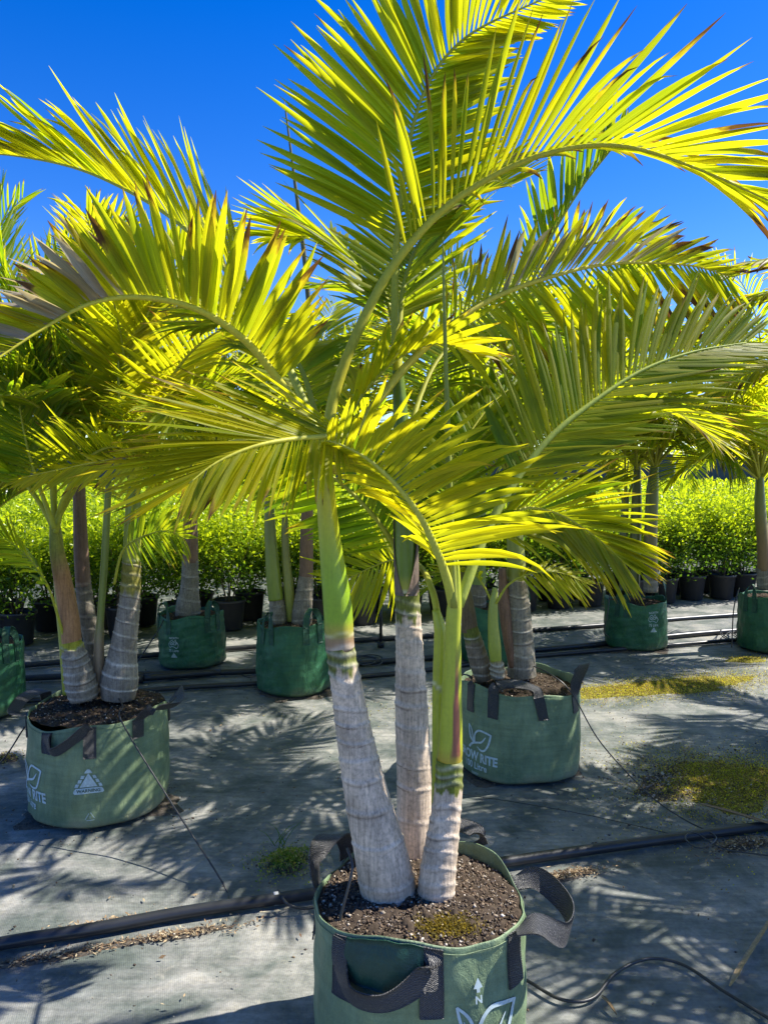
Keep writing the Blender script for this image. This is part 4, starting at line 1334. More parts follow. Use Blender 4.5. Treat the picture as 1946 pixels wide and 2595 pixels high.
pb.trunk(PB([(252, 1740), (252, 1690), (252, 1620), (256, 1560), (262, 1480), (268, 1380), (275, 1250), (281, 1150)], 0.02), [rpx(x, YB) for x in (11, 13, 12, 9, 9, 9, 8, 4)], [], shaft_col((0.30, 0.22, 0.14), (0.19, 0.24, 0.04), 0.15, 0.35), name='shoot', mat='shaft', step=0.012)
t = pb.trunk(PB([(300, 1768), (304, 1720), (314, 1640), (325, 1560), (331, 1500), (335, 1420)], 0.02), [rpx(x, YB) for x in (42, 46, 33, 28, 25, 23)], [0.08, 0.17, 0.26, 0.36, 0.46, 0.56, 0.66, 0.745, 0.82, 0.9, 0.97], grey_trunk((0.28, 0.25, 0.05), 0.74, 0.8, (0.33, 0.29, 0.235)), ridge=0.055)
pb.trunk(PB([(335, 1425), (337, 1350), (339, 1270), (340, 1190)], 0.02), [rpx(x, YB) for x in (23, 21, 18, 11)], [0.02], shaft_col((0.29, 0.31, 0.03), (0.17, 0.24, 0.03)), name='crownshaft', mat='shaft', parent=t, step=0.012)
crB = [P(140, 1330, YB - 0.04), P(200, 1190, YB + 0.14), P(340, 1230, YB + 0.02), P(278, 1180, YB)]
k = dict(n=42, W=0.021)
pb.frond(PB([(140, 1345), (105, 1280), (50, 1210), (-30, 1165), (-110, 1160)], -0.04), L=0.32, t0=0.45, yel=0.3, **k)
pb.frond(PB([(142, 1350), (170, 1260), (230, 1185), (320, 1150), (420, 1180)], -0.06), L=0.3, t0=0.42, yel=0.25, **k)
# short frond off the right stem
pb.frond([P(290, 1480, YB - 0.02), P(310, 1400, YB - 0.06), P(350, 1365, YB - 0.12), P(420, 1345, YB - 0.2), P(470, 1365, YB - 0.26)], A=(-0.3, 0.3, 0.85), B=(0.2, -0.4, -0.9), n=20, L=0.2, W=0.02, t0=0.35, yel=0.25, r0=0.007)
pb.frond([P(165, 1620, YB - 0.06), P(120, 1480, YB - 0.15), P(60, 1400, YB - 0.2), P(-10, 1350, YB - 0.25)], A=(-0.5, 0.2, 0.8), B=(0.5, -0.2, -0.8), n=18, L=0.22, W=0.022, t0=0.45, yel=0.25, r0=0.007)
pb.arch(crB[1], 95, 82, 1.15, 40, L=0.36, t0=0.28, yel=0.3, up=(0, -1, 0.1), **k)
pb.arch(crB[1], 150, 70, 1.1, 60, L=0.36, t0=0.28, yel=0.35, **k)
pb.arch(crB[2], 60, 84, 1.05, 50, L=0.36, t0=0.28, yel=0.45, up=(0.2, -1, 0), **k)
pb.arch(crB[2], 20, 65, 1.0, 75, L=0.34, t0=0.28, yel=0.35, **k)
pb.arch(crB[2], 190, 62, 1.1, 80, L=0.36, t0=0.28, yel=0.30, **k)
pb.arch(crB[3], 120, 86, 1.25, 30, L=0.36, t0=0.3, yel=0.3, up=(-0.3, -1, 0), **k)
pb.arch(crB[1], 235, 62, 1.0, 85, L=0.34, t0=0.28, yel=0.2, **k)
pb.arch(crB[1], 20, 60, 1.0, 80, L=0.34, t0=0.28, yel=0.3, **k)
pb.arch(crB[2], 300, 55, 0.9, 95, L=0.3, t0=0.3, yel=0.35, **k)
pb.arch(crB[0], 110, 75, 1.0, 60, L=0.32, t0=0.3, yel=0.2, **k)
spear(pb, [crB[3], crB[3] + np.array([0.02, 0, 0.5]), crB[3] + np.array([0.03, 0, 1.0])], 0.008)
for pts_, ye_ in (([(140, 1330), (120, 960), (165, 730), (250, 612), (328, 560)], 0.3), ([(200, 1190), (80, 900), (20, 720), (-5, 580), (5, 470)], 0.05), ([(200, 1190), (150, 950), (80, 800), (-20, 720), (-120, 720)], 0.2)):
    pb.frond(PB(pts_, -0.05), n=50, L=0.30, W=0.0165, t0=0.3, ang=(55, 24), yel=ye_, droop=0.03, lift=28)
pb.frond(PB([(340, 1240), (318, 1120), (302, 980), (308, 840), (345, 740)], -0.1), A=(0.95, -0.15, 0.1), B=(-0.8, 0.1, 0.2), n=32, L=0.36, W=0.027, t0=0.25, ang=(76, 34), yel=0.65, droop=0.04)
pb.frond(PB([(200, 1200), (205, 1090), (232, 960), (255, 840), (265, 740)], -0.05), A=(0.85, -0.1, 0.2), B=(-0.9, -0.2, 0.2), n=36, L=0.36, W=0.022, t0=0.2, ang=(58, 26), yel=0.06, droop=0.05)
pb.frond(PB([(140, 1340), (90, 1200), (60, 1080), (50, 980), (70, 890)], -0.1), A=(0.85, -0.2, 0.1), B=(-0.9, -0.1, 0.2), n=32, L=0.34, W=0.022, t0=0.25, ang=(62, 28), yel=0.15, droop=0.06)
extra(pb, crB, 8, 21, 0.95, 1.3, 0.52)
extra(pb, crB, 2, 92, 0.8, 1.1, 0.5, els=(35, 60), bends=(70, 110))
pb.finish()

# ================================================================== RIGHT PALM
YC = bagC.c[1]
pc = Palm((bagC.c[0], YC, bagC.soil_z), 'palm with ringed trunk and yellow-green shoot in the 100 Litre emblem bag', individual=300)


def PC(l, dY=0.0):
    return [P(x, y, YC + dY) for x, y in l]


t = pc.trunk(PC([(1226, 1722), (1218, 1690), (1204, 1640), (1190, 1590)], -0.03), [rpx(x, YC) for x in (22, 26, 24, 20)], [0.15, 0.32, 0.5, 0.68, 0.85], grey_trunk(OLIVE, 0.7, 0.85, TAN), ridge=0.05)
pc.trunk(PC([(1191, 1600), (1184, 1540), (1172, 1470), (1160, 1380)], -0.03), [rpx(x, YC) for x in (20, 18, 15, 9)], [], shaft_col((0.17, 0.12, 0.07), (0.20, 0.2, 0.05)), name='crownshaft', mat='sheath', parent=t, step=0.012)
t = pc.trunk(PC([(1262, 1718), (1260, 1695), (1256, 1672)], -0.12), [rpx(x, YC) for x in (17, 19, 14)], [0.2, 0.5, 0.8], grey_trunk((0.33, 0.28, 0.1), 0.85, 0.95, (0.33, 0.27, 0.18)), ridge=0.1)
pc.trunk(PC([(1256, 1676), (1253, 1640), (1249, 1580), (1250, 1530), (1254, 1490)], -0.12), [rpx(x, YC) for x in (14, 16, 13, 11, 6)], [], shaft_col((0.36, 0.40, 0.05), (0.33, 0.38, 0.06)), name='crownshaft', mat='shaft', parent=t, step=0.012)
t = pc.trunk(PC([(1322, 1712), (1320, 1660), (1314, 1560), (1308, 1470)], 0.02), [rpx(x, YC) for x in (38, 35, 32, 27)], [0.12, 0.25, 0.38, 0.5, 0.62, 0.74, 0.86], grey_trunk(None, base=(0.34, 0.30, 0.24)))
pc.trunk(PC([(1308, 1475), (1306, 1400), (1302, 1300), (1300, 1200)], 0.02), [rpx(x, YC) for x in (26, 23, 18, 10)], [0.03], shaft_col((0.28, 0.3, 0.04), (0.2, 0.26, 0.03)), name='crownshaft', mat='shaft', parent=t, step=0.012)
pc.trunk(PC([(1300, 1690), (1288, 1620), (1278, 1540), (1272, 1440)], -0.01), [rpx(x, YC) for x in (11, 14, 15, 9)], [], shaft_col((0.26, 0.15, 0.10), (0.27, 0.16, 0.11)), name='dry_sheath', mat='sheath', step=0.012)
k = dict(n=42, W=0.021)
pc.frond(PC([(1252, 1540), (1228, 1490), (1200, 1455), (1150, 1450), (1100, 1480)], -0.12), L=0.22, t0=0.35, yel=0.25, n=18, W=0.022, r0=0.007)
pc.frond(PC([(1256, 1530), (1290, 1480), (1350, 1452), (1420, 1452), (1480, 1475)], -0.14), A=(0.1, -0.3, -0.9), B=(0.1, 0.8, 0.3), L=0.2, t0=0.35, yel=0.6, n=18, W=0.022, r0=0.007)
crC = [P(1300, 1230, YC + 0.02), P(1166, 1400, YC - 0.03)]
for az, el, Ln, bd, ye, upv in ((80, 82, 1.5, 55, 0.35, (0, -1, 0.1)), (30, 70, 1.5, 70, 0.45, None), (-20, 66, 1.4, 85, 0.45, None), (150, 70, 1.3, 70, 0.35, None), (120, 80, 1.5, 40, 0.3, (0.2, -1, 0)),
                                (200, 60, 1.2, 80, 0.25, None), (-60, 58, 1.1, 90, 0.35, None), (10, 45, 1.2, 70, 0.45, None), (55, 60, 1.3, 70, 0.4, None)):
    pc.arch(crC[0], az, el, Ln, bd, L=0.38, t0=0.26, yel=ye, up=upv, **k)
pc.arch(crC[1], 20, 75, 1.0, 60, L=0.32, t0=0.28, yel=0.15, **k)
pc.arch(crC[1], 100, 80, 1.1, 50, L=0.32, t0=0.28, yel=0.12, up=(0, -1, 0), **k)
# dark frond standing against the sky, and a brown-tipped one to its right
pc.frond([P(1330, 760, YC - 0.6), P(1395, 604, YC - 0.7), P(1470, 480, YC - 0.75), P(1540, 390, YC - 0.8), P(1580, 345, YC - 0.8)], A=(-0.5, 0.2, 0.75), B=(-0.1, 0.9, 0.4), n=26, L=0.36, W=0.024, t0=0.1, ang=(40, 26), yel=0.10, r0=0.010, lB=0.8)
pc.frond([P(1320, 800, YC - 0.4), P(1390, 690, YC - 0.5), P(1480, 625, YC - 0.55), P(1590, 612, YC - 0.6), P(1700, 640, YC - 0.6)], A=(-0.2, -0.2, 0.9), B=(0.0, 0.85, 0.5), n=30, L=0.24, W=0.022, t0=0.12, ang=(70, 30), yel=0.5, brn=0.36, brnv=0.2, r0=0.010)
extra(pc, crC[:1], 8, 22, 1.2, 1.6, 0.35)
extra(pc, crC[:1], 5, 91, 1.0, 1.4, 0.4, azs=(-60, 60), els=(40, 65), bends=(70, 110))
pc.finish()


# ================================================================== PALMS IN THE BACK ROW
def back_palm(bag, label, stems, fronds, W=0.024, L=0.36, n=40, ind=0):
    Y = bag.c[1]
    pm = Palm((bag.c[0], Y, bag.soil_z), label, individual=ind)
    tops = []
    for st in stems:
        dY = st.get('dY', 0)
        tr = st['trunk']
        pts = [P(x, y, Y + dY) for x, y, r in tr]
        rad = [rpx(r, Y) for x, y, r in tr]
        nr = st.get('rings', 5)
        par = None
        if len(tr) > 1:
            par = pm.trunk(pts, rad, [(q + 0.7) / nr for q in range(nr - 1)], grey_trunk(st.get('tc'), 0.8, 0.95, st.get('base', (0.30, 0.26, 0.20))), ridge=0.06, step=0.008, seg=22)
        sh = st['shaft']
        pts = [P(x, y, Y + dY) for x, y, r in sh]
        rad = [rpx(r, Y) for x, y, r in sh]
        pm.trunk(pts, rad, [], shaft_col(st.get('c0', (0.2, 0.27, 0.04)), st.get('c1', (0.15, 0.21, 0.04))), name='crownshaft', mat=st.get('m', 'shaft'), parent=par, step=0.012, seg=18)
        tops.append(pts[-1] - np.array([0, 0, 0.06]))
    for f in fronds:
        si, az, el, Ln, bd = f[:5]
        kw = dict(L=L, W=W, n=n, t0=0.26, yel=0.35)
        if len(f) > 5:
            kw.update(f[5])
        pm.arch(tops[si], az, el, Ln, bd, **kw)
    pm.tops = tops
    return pm


BR = dict(c0=(0.24, 0.15, 0.10), c1=(0.26, 0.17, 0.12), m='sheath')
pd_ = back_palm(bagD, 'single brown-trunked palm in the 75 Litre bag at left', [dict(trunk=[(476, 1568, 32), (478, 1530, 30), (481, 1490, 23), (483, 1420, 20)], shaft=[(483, 1425, 20), (484, 1350, 18), (480, 1270, 17), (478, 1190, 10)], **BR)],
                [(0, 90, 80, 1.6, 60, dict(up=(0, -1, 0.1), yel=0.45)), (0, 150, 66, 1.6, 80), (0, 205, 60, 1.5, 95, dict(yel=0.3)), (0, 20, 64, 1.5, 85), (0, 330, 60, 1.4, 95), (0, 265, 70, 1.3, 100, dict(yel=0.5)), (0, 60, 75, 1.6, 70), (0, 120, 82, 1.8, 45, dict(up=(0.2, -1, 0)))])
YD = bagD.c[1]
extra(pd_, pd_.tops, 9, 1)
extra(pd_, pd_.tops, 5, 90, 1.0, 1.5, 0.45, els=(38, 62), bends=(75, 120))
pd_.finish()
pe = back_palm(bagE, 'palm with green and brown stems in the unprinted green bag', [
    dict(trunk=[(704, 1580, 22), (704, 1550, 21), (700, 1515, 18)], shaft=[(700, 1520, 20), (693, 1460, 19), (687, 1380, 16), (683, 1290, 13), (682, 1220, 8)], c0=(0.22, 0.28, 0.03), c1=(0.14, 0.16, 0.05), rings=4),
    dict(trunk=[(734, 1575, 10)], shaft=[(736, 1575, 8), (733, 1500, 13), (727, 1440, 11), (722, 1350, 9), (724, 1250, 5)], c0=(0.28, 0.29, 0.05), c1=(0.17, 0.17, 0.05)),
    dict(trunk=[(764, 1585, 26), (766, 1550, 26), (772, 1500, 22), (776, 1460, 19)], shaft=[(776, 1465, 18), (777, 1380, 17), (779, 1290, 15), (782, 1200, 9)], **BR)],
    [(0, 95, 82, 1.6, 55, dict(up=(0, -1, 0.1))), (0, 170, 64, 1.5, 85), (0, 215, 58, 1.2, 90), (2, 20, 64, 1.4, 85), (2, 80, 80, 1.7, 50, dict(up=(0, -1, 0.1), yel=0.45)), (2, 320, 60, 1.2, 95), (2, 130, 76, 1.6, 60), (1, 260, 72, 1.1, 90, dict(yel=0.5)), (1, 40, 78, 1.5, 60), (0, 135, 74, 1.5, 65)])
YE = bagE.c[1]
spear(pe, PL([(785, 800, YE - 0.5), (770, 640, YE - 0.55), (742, 420, YE - 0.6), (720, 250, YE - 0.62)]), 0.016, (0.12, 0.12, 0.06))
extra(pe, pe.tops, 9, 2)
extra(pe, pe.tops, 5, 90, 1.0, 1.5, 0.45, els=(38, 62), bends=(75, 120))
pe.finish()
pf = back_palm(bagF, 'palm with smooth green stems in the 75 Litre bag at right', [
    dict(trunk=[(1648, 1500, 18), (1647, 1450, 18)], shaft=[(1647, 1455, 18), (1648, 1350, 16), (1652, 1250, 15), (1658, 1170, 9)], c0=(0.20, 0.15, 0.05), c1=(0.15, 0.19, 0.05), rings=3),
    dict(trunk=[(1606, 1495, 15)], shaft=[(1606, 1495, 14), (1608, 1400, 14), (1612, 1280, 13), (1614, 1170, 8)], dY=0.1, c0=(0.13, 0.15, 0.04), c1=(0.12, 0.14, 0.04)),
    dict(trunk=[(1580, 1495, 10)], shaft=[(1580, 1495, 11), (1578, 1380, 11), (1584, 1260, 9)], dY=0.12, c0=(0.12, 0.13, 0.05), c1=(0.12, 0.14, 0.04))],
    [(0, 0, 55, 1.3, 100, dict(yel=0.5)), (0, 185, 50, 1.4, 95, dict(yel=0.45)), (0, 260, 60, 1.2, 100, dict(yel=0.45)), (0, 85, 75, 1.5, 60, dict(up=(0, -1, 0.1))), (0, 320, 52, 1.2, 95), (1, 150, 60, 1.4, 85), (1, 215, 55, 1.3, 90), (1, 100, 78, 1.6, 50, dict(up=(0, -1, 0))), (0, 40, 62, 1.4, 80), (1, 285, 45, 1.1, 90, dict(yel=0.1)), (2, 230, 40, 0.9, 80)])
YF = bagF.c[1]
for pts, ye, lf in (([(1655, 1190), (1640, 1080), (1560, 1012), (1450, 1005), (1350, 1060)], 0.45, -10), ([(1655, 1190), (1690, 1075), (1770, 1042), (1860, 1062), (1935, 1125)], 0.5, 15),
                    ([(1614, 1190), (1600, 1115), (1500, 1092), (1400, 1125), (1330, 1190)], 0.1, -20), ([(1655, 1190), (1660, 1000), (1720, 890), (1830, 830), (1935, 835)], 0.4, 10),
                    ([(1614, 1190), (1590, 1020), (1520, 900), (1420, 840), (1310, 830)], 0.35, 10), ([(1655, 1195), (1690, 1120), (1760, 1100), (1830, 1130), (1880, 1190)], 0.12, -25)):
    pf.frond([P(x, y, YF - 0.12 * q) for q, (x, y) in enumerate(pts)], n=42, L=0.36, W=0.023, t0=0.2, lift=lf, yel=ye, droop=0.22)
extra(pf, pf.tops, 9, 3)
extra(pf, pf.tops, 8, 90, 1.0, 1.5, 0.45, els=(38, 62), bends=(75, 120))
pf.finish()
pg = back_palm(bagG, 'palm with green stem at the right edge of the picture', [dict(trunk=[(1940, 1490, 20), (1936, 1440, 17)], shaft=[(1936, 1445, 17), (1932, 1370, 15), (1925, 1290, 14), (1924, 1200, 9)], c0=(0.23, 0.14, 0.06), c1=(0.16, 0.20, 0.04), rings=3)],
               [(0, 190, 55, 1.5, 90, dict(yel=0.45)), (0, 150, 62, 1.5, 80), (0, 235, 58, 1.3, 95), (0, 95, 78, 1.6, 55, dict(up=(0, -1, 0))), (0, 0, 60, 1.4, 80), (0, 300, 50, 1.2, 90), (0, 170, 78, 1.7, 60, dict(yel=0.4)), (0, 265, 72, 1.6, 75, dict(yel=0.3)), (0, 205, 30, 1.1, 70)])
YG = bagG.c[1]
for pts, ye, lf in (([(1924, 1215), (1900, 1100), (1820, 1045), (1720, 1055), (1640, 1115)], 0.3, -10), ([(1924, 1215), (1890, 1000), (1800, 900), (1690, 870), (1580, 900)], 0.45, 10),
                    ([(1924, 1215), (1930, 980), (1920, 830), (1880, 720), (1810, 650)], 0.3, 15), ([(1924, 1215), (1960, 1090), (2050, 1050), (2150, 1090)], 0.3, -10)):
    pg.frond([P(x, y, YG - 0.12 * q) for q, (x, y) in enumerate(pts)], n=42, L=0.36, W=0.023, t0=0.2, lift=lf, yel=ye, droop=0.2, brn=0.14)
extra(pg, pg.tops, 8, 4)
extra(pg, pg.tops, 8, 90, 1.0, 1.5, 0.45, els=(38, 62), bends=(75, 120))
pg.finish()
ph = back_palm(bagH, 'palm leaning in from the left edge of the picture', [dict(trunk=[(-60, 1660, 30), (-62, 1560, 24)], shaft=[(-62, 1565, 24), (-66, 1450, 20), (-70, 1340, 12)], rings=4)],
               [(0, 20, 55, 0.9, 80, dict(yel=0.3)), (0, 60, 66, 1.3, 70, dict(yel=0.25)), (0, -20, 62, 1.0, 70, dict(yel=0.3)), (0, 90, 75, 1.5, 60, dict(yel=0.25, up=(0, -1, 0))), (0, 40, 78, 1.6, 50, dict(yel=0.2)), (0, 5, 78, 1.5, 60, dict(yel=0.3))])
YH = bagH.c[1]
for pts, ye in (([(-70, 1340), (-30, 1000), (60, 760), (190, 630), (325, 570)], 0.35), ([(-70, 1340), (-75, 950), (-50, 700), (10, 560), (60, 500)], 0.1), ([(-70, 1340), (-20, 1100), (60, 960), (170, 890), (290, 900)], 0.3)):
    ph.frond([P(x, y, YH - 0.1 * q) for q, (x, y) in enumerate(pts)], n=40, L=0.34, W=0.020, t0=0.3, lift=25, yel=ye, droop=0.04)
extra(ph, ph.tops, 5, 5)
ph.finish()
pi_ = back_palm(bagI, 'palm behind the ringed trunk, in the mostly hidden green bag', [dict(trunk=[(1210, 1580, 22), (1212, 1480, 20)], shaft=[(1212, 1485, 19), (1214, 1380, 17), (1216, 1260, 15), (1220, 1170, 8)], rings=5, base=(0.26, 0.22, 0.16))],
                [(0, 90, 80, 1.7, 50, dict(up=(0, -1, 0.1), yel=0.45)), (0, 130, 78, 1.7, 55, dict(yel=0.4)), (0, 170, 66, 1.5, 80), (0, 10, 66, 1.5, 80, dict(yel=0.4)), (0, 50, 76, 1.7, 60, dict(yel=0.45)), (0, 215, 66, 1.4, 90, dict(yel=0.5)), (0, 330, 64, 1.3, 90), (0, 270, 80, 1.6, 60, dict(yel=0.5, up=(0, 1, 0)))])
extra(pi_, pi_.tops, 10, 6)
extra(pi_, pi_.tops, 6, 90, 1.0, 1.5, 0.45, els=(38, 62), bends=(75, 120))
pi_.finish()

# palms of the same row standing just outside the right edge: their fronds and shadows reach into view
for k_, (x, y, hgt, lb) in enumerate(((2.50, 2.55, 1.25, 'nearest'), (2.95, 3.75, 1.35, 'middle'), (3.75, 4.9, 1.4, 'farthest'))):
    bg_ = Bag('grow_bag', 'faded green grow bag outside the right edge, %s of three' % lb, x, y, 0.29, 0.43, 100, 120 + k_, GB, 0.03, 0)
    pm = Palm((x, y, bg_.soil_z), 'palm outside the right edge whose fronds reach into view, %s of three' % lb)
    tops = []
    for q in range(3):
        a = q * 2.1 + k_
        b0 = np.array([x + 0.08 * math.cos(a), y + 0.08 * math.sin(a), bg_.soil_z - 0.02])
        t0_ = b0 + np.array([0.12 * math.cos(a), 0.12 * math.sin(a), hgt * (0.45 - 0.08 * q)])
        t1_ = t0_ + np.array([0.03 * math.cos(a), 0.03 * math.sin(a), 0.42])
        tr = pm.trunk([b0, (b0 + t0_) / 2, t0_], [0.065, 0.05, 0.036], [0.15, 0.3, 0.45, 0.6, 0.75, 0.9], grey_trunk(OLIVE, 0.85, 0.95), seg=20, step=0.012)
        pm.trunk([t0_ - np.array([0, 0, 0.01]), (t0_ + t1_) / 2, t1_], [0.036, 0.028, 0.014], [], shaft_col(LIME, (0.3, 0.32, 0.03)), name='crownshaft', mat='shaft', parent=tr, seg=16, step=0.02)
        tops.append(t1_ - np.array([0, 0, 0.05]))
    if k_ == 1:
        for pts, br in (([(2480, 1190), (2400, 950), (2250, 790), (2080, 725), (1930, 745), (1800, 820)], 0.22), ([(2480, 1190), (2380, 900), (2220, 720), (2060, 650), (1920, 660), (1820, 700)], 0.34),
                        ([(2480, 1190), (2360, 1040), (2220, 940), (2080, 900), (1940, 925), (1800, 1000)], 0.14)):
            pm.frond([P(x_, y_, 3.75 - 0.08 * q) for q, (x_, y_) in enumerate(pts)], n=46, L=0.38, W=0.026, t0=0.2, lift=0, yel=0.42, brn=br, brnv=0.15, droop=0.16)
    extra(pm, tops, (10, 15, 15)[k_], 60 + k_, 1.0, 1.35, 0.4, L=0.38, n=42, W=0.025)
    pm.finish()

# ================================================================== PIPES AND TUBES
def ground_line(pxs, z, n=60):
    return spline([G(x, y, z) for x, y in pxs], n)


def pipe(name, label, pxs, r, cat='pipe', n=60, mat='poly', ext=None, seg=12, z=None, group=None):
    pts = [G(x, y, 0) for x, y in pxs]
    pts = spline(pts, n)
    pts[:, 2] = (r - 0.001) if z is None else z
    pts[:, 2] += 0.0015 * np.sin(np.linspace(0, 9, n))
    o = add_obj(name, tube_mesh(name, pts, r, seg), M[mat])
    return tag(o, label, cat, group)


mp = pipe('irrigation_pipe', 'thick black irrigation pipe crossing the ground behind the front bag', [(-300, 2478), (0, 2408), (240, 2370), (480, 2325), (780, 2280), (1050, 2235), (1280, 2196), (1600, 2150), (1946, 2105), (2300, 2062)], 0.0205, seg=16)
# pale joint clip on the thick pipe
for px_ in (700,):
    a, b = G(694, 2292), G(706, 2290)
    a[2] = b[2] = 0.0195
    add_obj('clip', tube_mesh('clip', spline([a, b], 3), 0.0222, 14), M['galv'], mp)
pipe('irrigation_pipe', 'black pipe on the ground passing behind the 75 Litre bags, farthest of three', [(-400, 1745), (43, 1695), (370, 1668), (605, 1648), (1000, 1622), (1450, 1595), (1790, 1568), (2300, 1535)], 0.021, group='pipes in the back row')
pipe('irrigation_pipe', 'black pipe on the ground under the back row of bags, middle of three', [(-400, 1765), (43, 1728), (400, 1716), (646, 1708), (1000, 1680), (1450, 1645), (1790, 1610), (2300, 1575)], 0.023, group='pipes in the back row')
pipe('irrigation_pipe', 'black pipe on the ground in front of the back row of bags, nearest of three', [(-300, 1812), (40, 1785), (420, 1752), (646, 1738), (1000, 1712), (1353, 1668), (1700, 1640), (2200, 1600)], 0.018, group='pipes in the back row')
# coupling at the end of the short branch pipe left
a, b = G(360, 1728), G(560, 1712)
a[2] = b[2] = 0.028
bp = tag(add_obj('branch_pipe', tube_mesh('branch_pipe', spline([a, b], 8), 0.026, 12), M['poly']), 'short thick black pipe with end cap, lying below the single-trunk palm bag', 'pipe')
d = norm(a - b)
add_obj('end_cap', tube_mesh('end_cap', spline([a + d * 0.09, a - d * 0.01], 4), 0.036, 12), M['poly'], bp)


def thin_tube(label, pts, r=0.0032, n=50):
    o = add_obj('drip_tube', tube_mesh('drip_tube', spline(pts, n), r, 6), M['tube'])
    return tag(o, label, 'tube')


def gz(px, py, z=0.004):
    return G(px, py, z)


s = bagB.S(bagB.at(318, 1840)[0], 0.44, 0.0)
thin_tube('thin black drip tube from the WARNING bag down to the thick pipe', [P(285, 1745, YB + 0.05), P(312, 1790, YB - 0.12), s + np.array([0.0, -0.03, 0.015]), G(430, 2010, 0.20) * 0 + P(432, 2030, 2.95), P(545, 2205, 2.72), P(577, 2262, 2.68), gz(583, 2300, 0.02)], 0.0034)
thin_tube('thin black drip tube leaving the WARNING bag to the left', [P(140, 1765, YB + 0.02), P(70, 1835, YB - 0.1), P(20, 1910, YB - 0.2), gz(-60, 2010, 0.01)], 0.0036)
s = bagC.S(bagC.at(1440, 1760)[0], 0.44, 0.0)
thin_tube('thin black drip tube from the emblem bag, looping to the thick pipe', [P(1345, 1685, YC), P(1400, 1712, YC - 0.18), s + np.array([0.01, -0.02, 0.02]), P(1520, 1880, 3.55), P(1640, 2010, 3.32), gz(1730, 2075, 0.02), gz(1800, 2110, 0.03), gz(1812, 2130, 0.05), gz(1770, 2150, 0.05), gz(1735, 2125, 0.05), gz(1760, 2110, 0.055), gz(1830, 2150, 0.02), gz(1946, 2168, 0.006), gz(2050, 2180, 0.006)], 0.0034, 90)
thin_tube('hair-thin black wire lying across pale mat right of the trunks', [gz(1165, 2012), gz(1300, 2032), gz(1450, 2058), gz(1600, 2090), gz(1735, 2122)], 0.0018)
thin_tube('black hose snaking on the ground at bottom right', [gz(1240, 2440), gz(1330, 2482), gz(1420, 2532), gz(1500, 2530), gz(1560, 2465), gz(1640, 2430), gz(1730, 2445), gz(1830, 2510), gz(1946, 2580), gz(2040, 2640)], 0.0052, 80)
thin_tube('short bent black tube beside the weed tuft left of the front bag', [gz(705, 2255, 0.03), gz(728, 2290, 0.03), gz(770, 2302, 0.012), gz(810, 2296, 0.01)], 0.005)
thin_tube('thin black tube rising out of the front bag soil', [P(850, 2420, 1.80), P(862, 2330, 1.82), P(885, 2240, 1.84), P(893, 2190, 1.86), P(880, 2150, 1.9)], 0.0036)
thin_tube('loop of thin tube on the ground beside the branch pipe end', [gz(648, 1692), gz(620, 1698), gz(612, 1708), gz(630, 1716), gz(652, 1712)], 0.004)
pts = []
for q in range(40):
    a = q * 0.62
    pts.append(gz(930 + 32 * math.cos(a) + 10 * math.sin(a * 0.37), 1668 + 11 * math.sin(a) + q * 0.25, 0.006 + 0.001 * q))
thin_tube('coil of thin black tube on the ground between the front trunks', pts, 0.0045, 160)
pts = []
for q in range(26):
    a = q * 0.8
    pts.append(G(1850 + 26 * math.cos(a), 1608 + 9 * math.sin(a * 1.3) + 4 * math.sin(q), 0.01 + 0.02 * (q % 5)))
thin_tube('tangle of thin black tube left of the right-edge bag', pts, 0.004, 120)
thin_tube('thin black tube hanging on the left side of the right-edge bag', [P(1872, 1490, bagG.c[1] - 0.22), P(1858, 1545, bagG.c[1] - 0.26), P(1853, 1640, bagG.c[1] - 0.26)], 0.005)
thin_tube('thin black loop on the left side of the right 75 Litre bag', [P(1545, 1500, bagF.c[1] - 0.2), P(1538, 1560, bagF.c[1] - 0.25), P(1530, 1600, bagF.c[1] - 0.25), P(1544, 1616, bagF.c[1] - 0.25)], 0.005)
thin_tube('thin black tube from the 75 Litre bag at left down to the pipe', [P(420, 1560, YD - 0.15), P(400, 1600, YD - 0.27), P(340, 1690, YD - 0.35), gz(320, 1715, 0.01)], 0.005)
# riser stake
st = G(965, 1640)
o = empty('riser_stake', (st[0], st[1], 0), 'upright black riser stake standing between left and middle front trunks', 'stake')
add_obj('post', tube_mesh('post', np.array([[0, 0, 0], [0, 0, 0.5]]), 0.013, 8), M['poly'], o)
add_obj('collar', tube_mesh('collar', np.array([[0, 0, 0.0], [0, 0, 0.05]]), 0.03, 10), M['poly'], o)


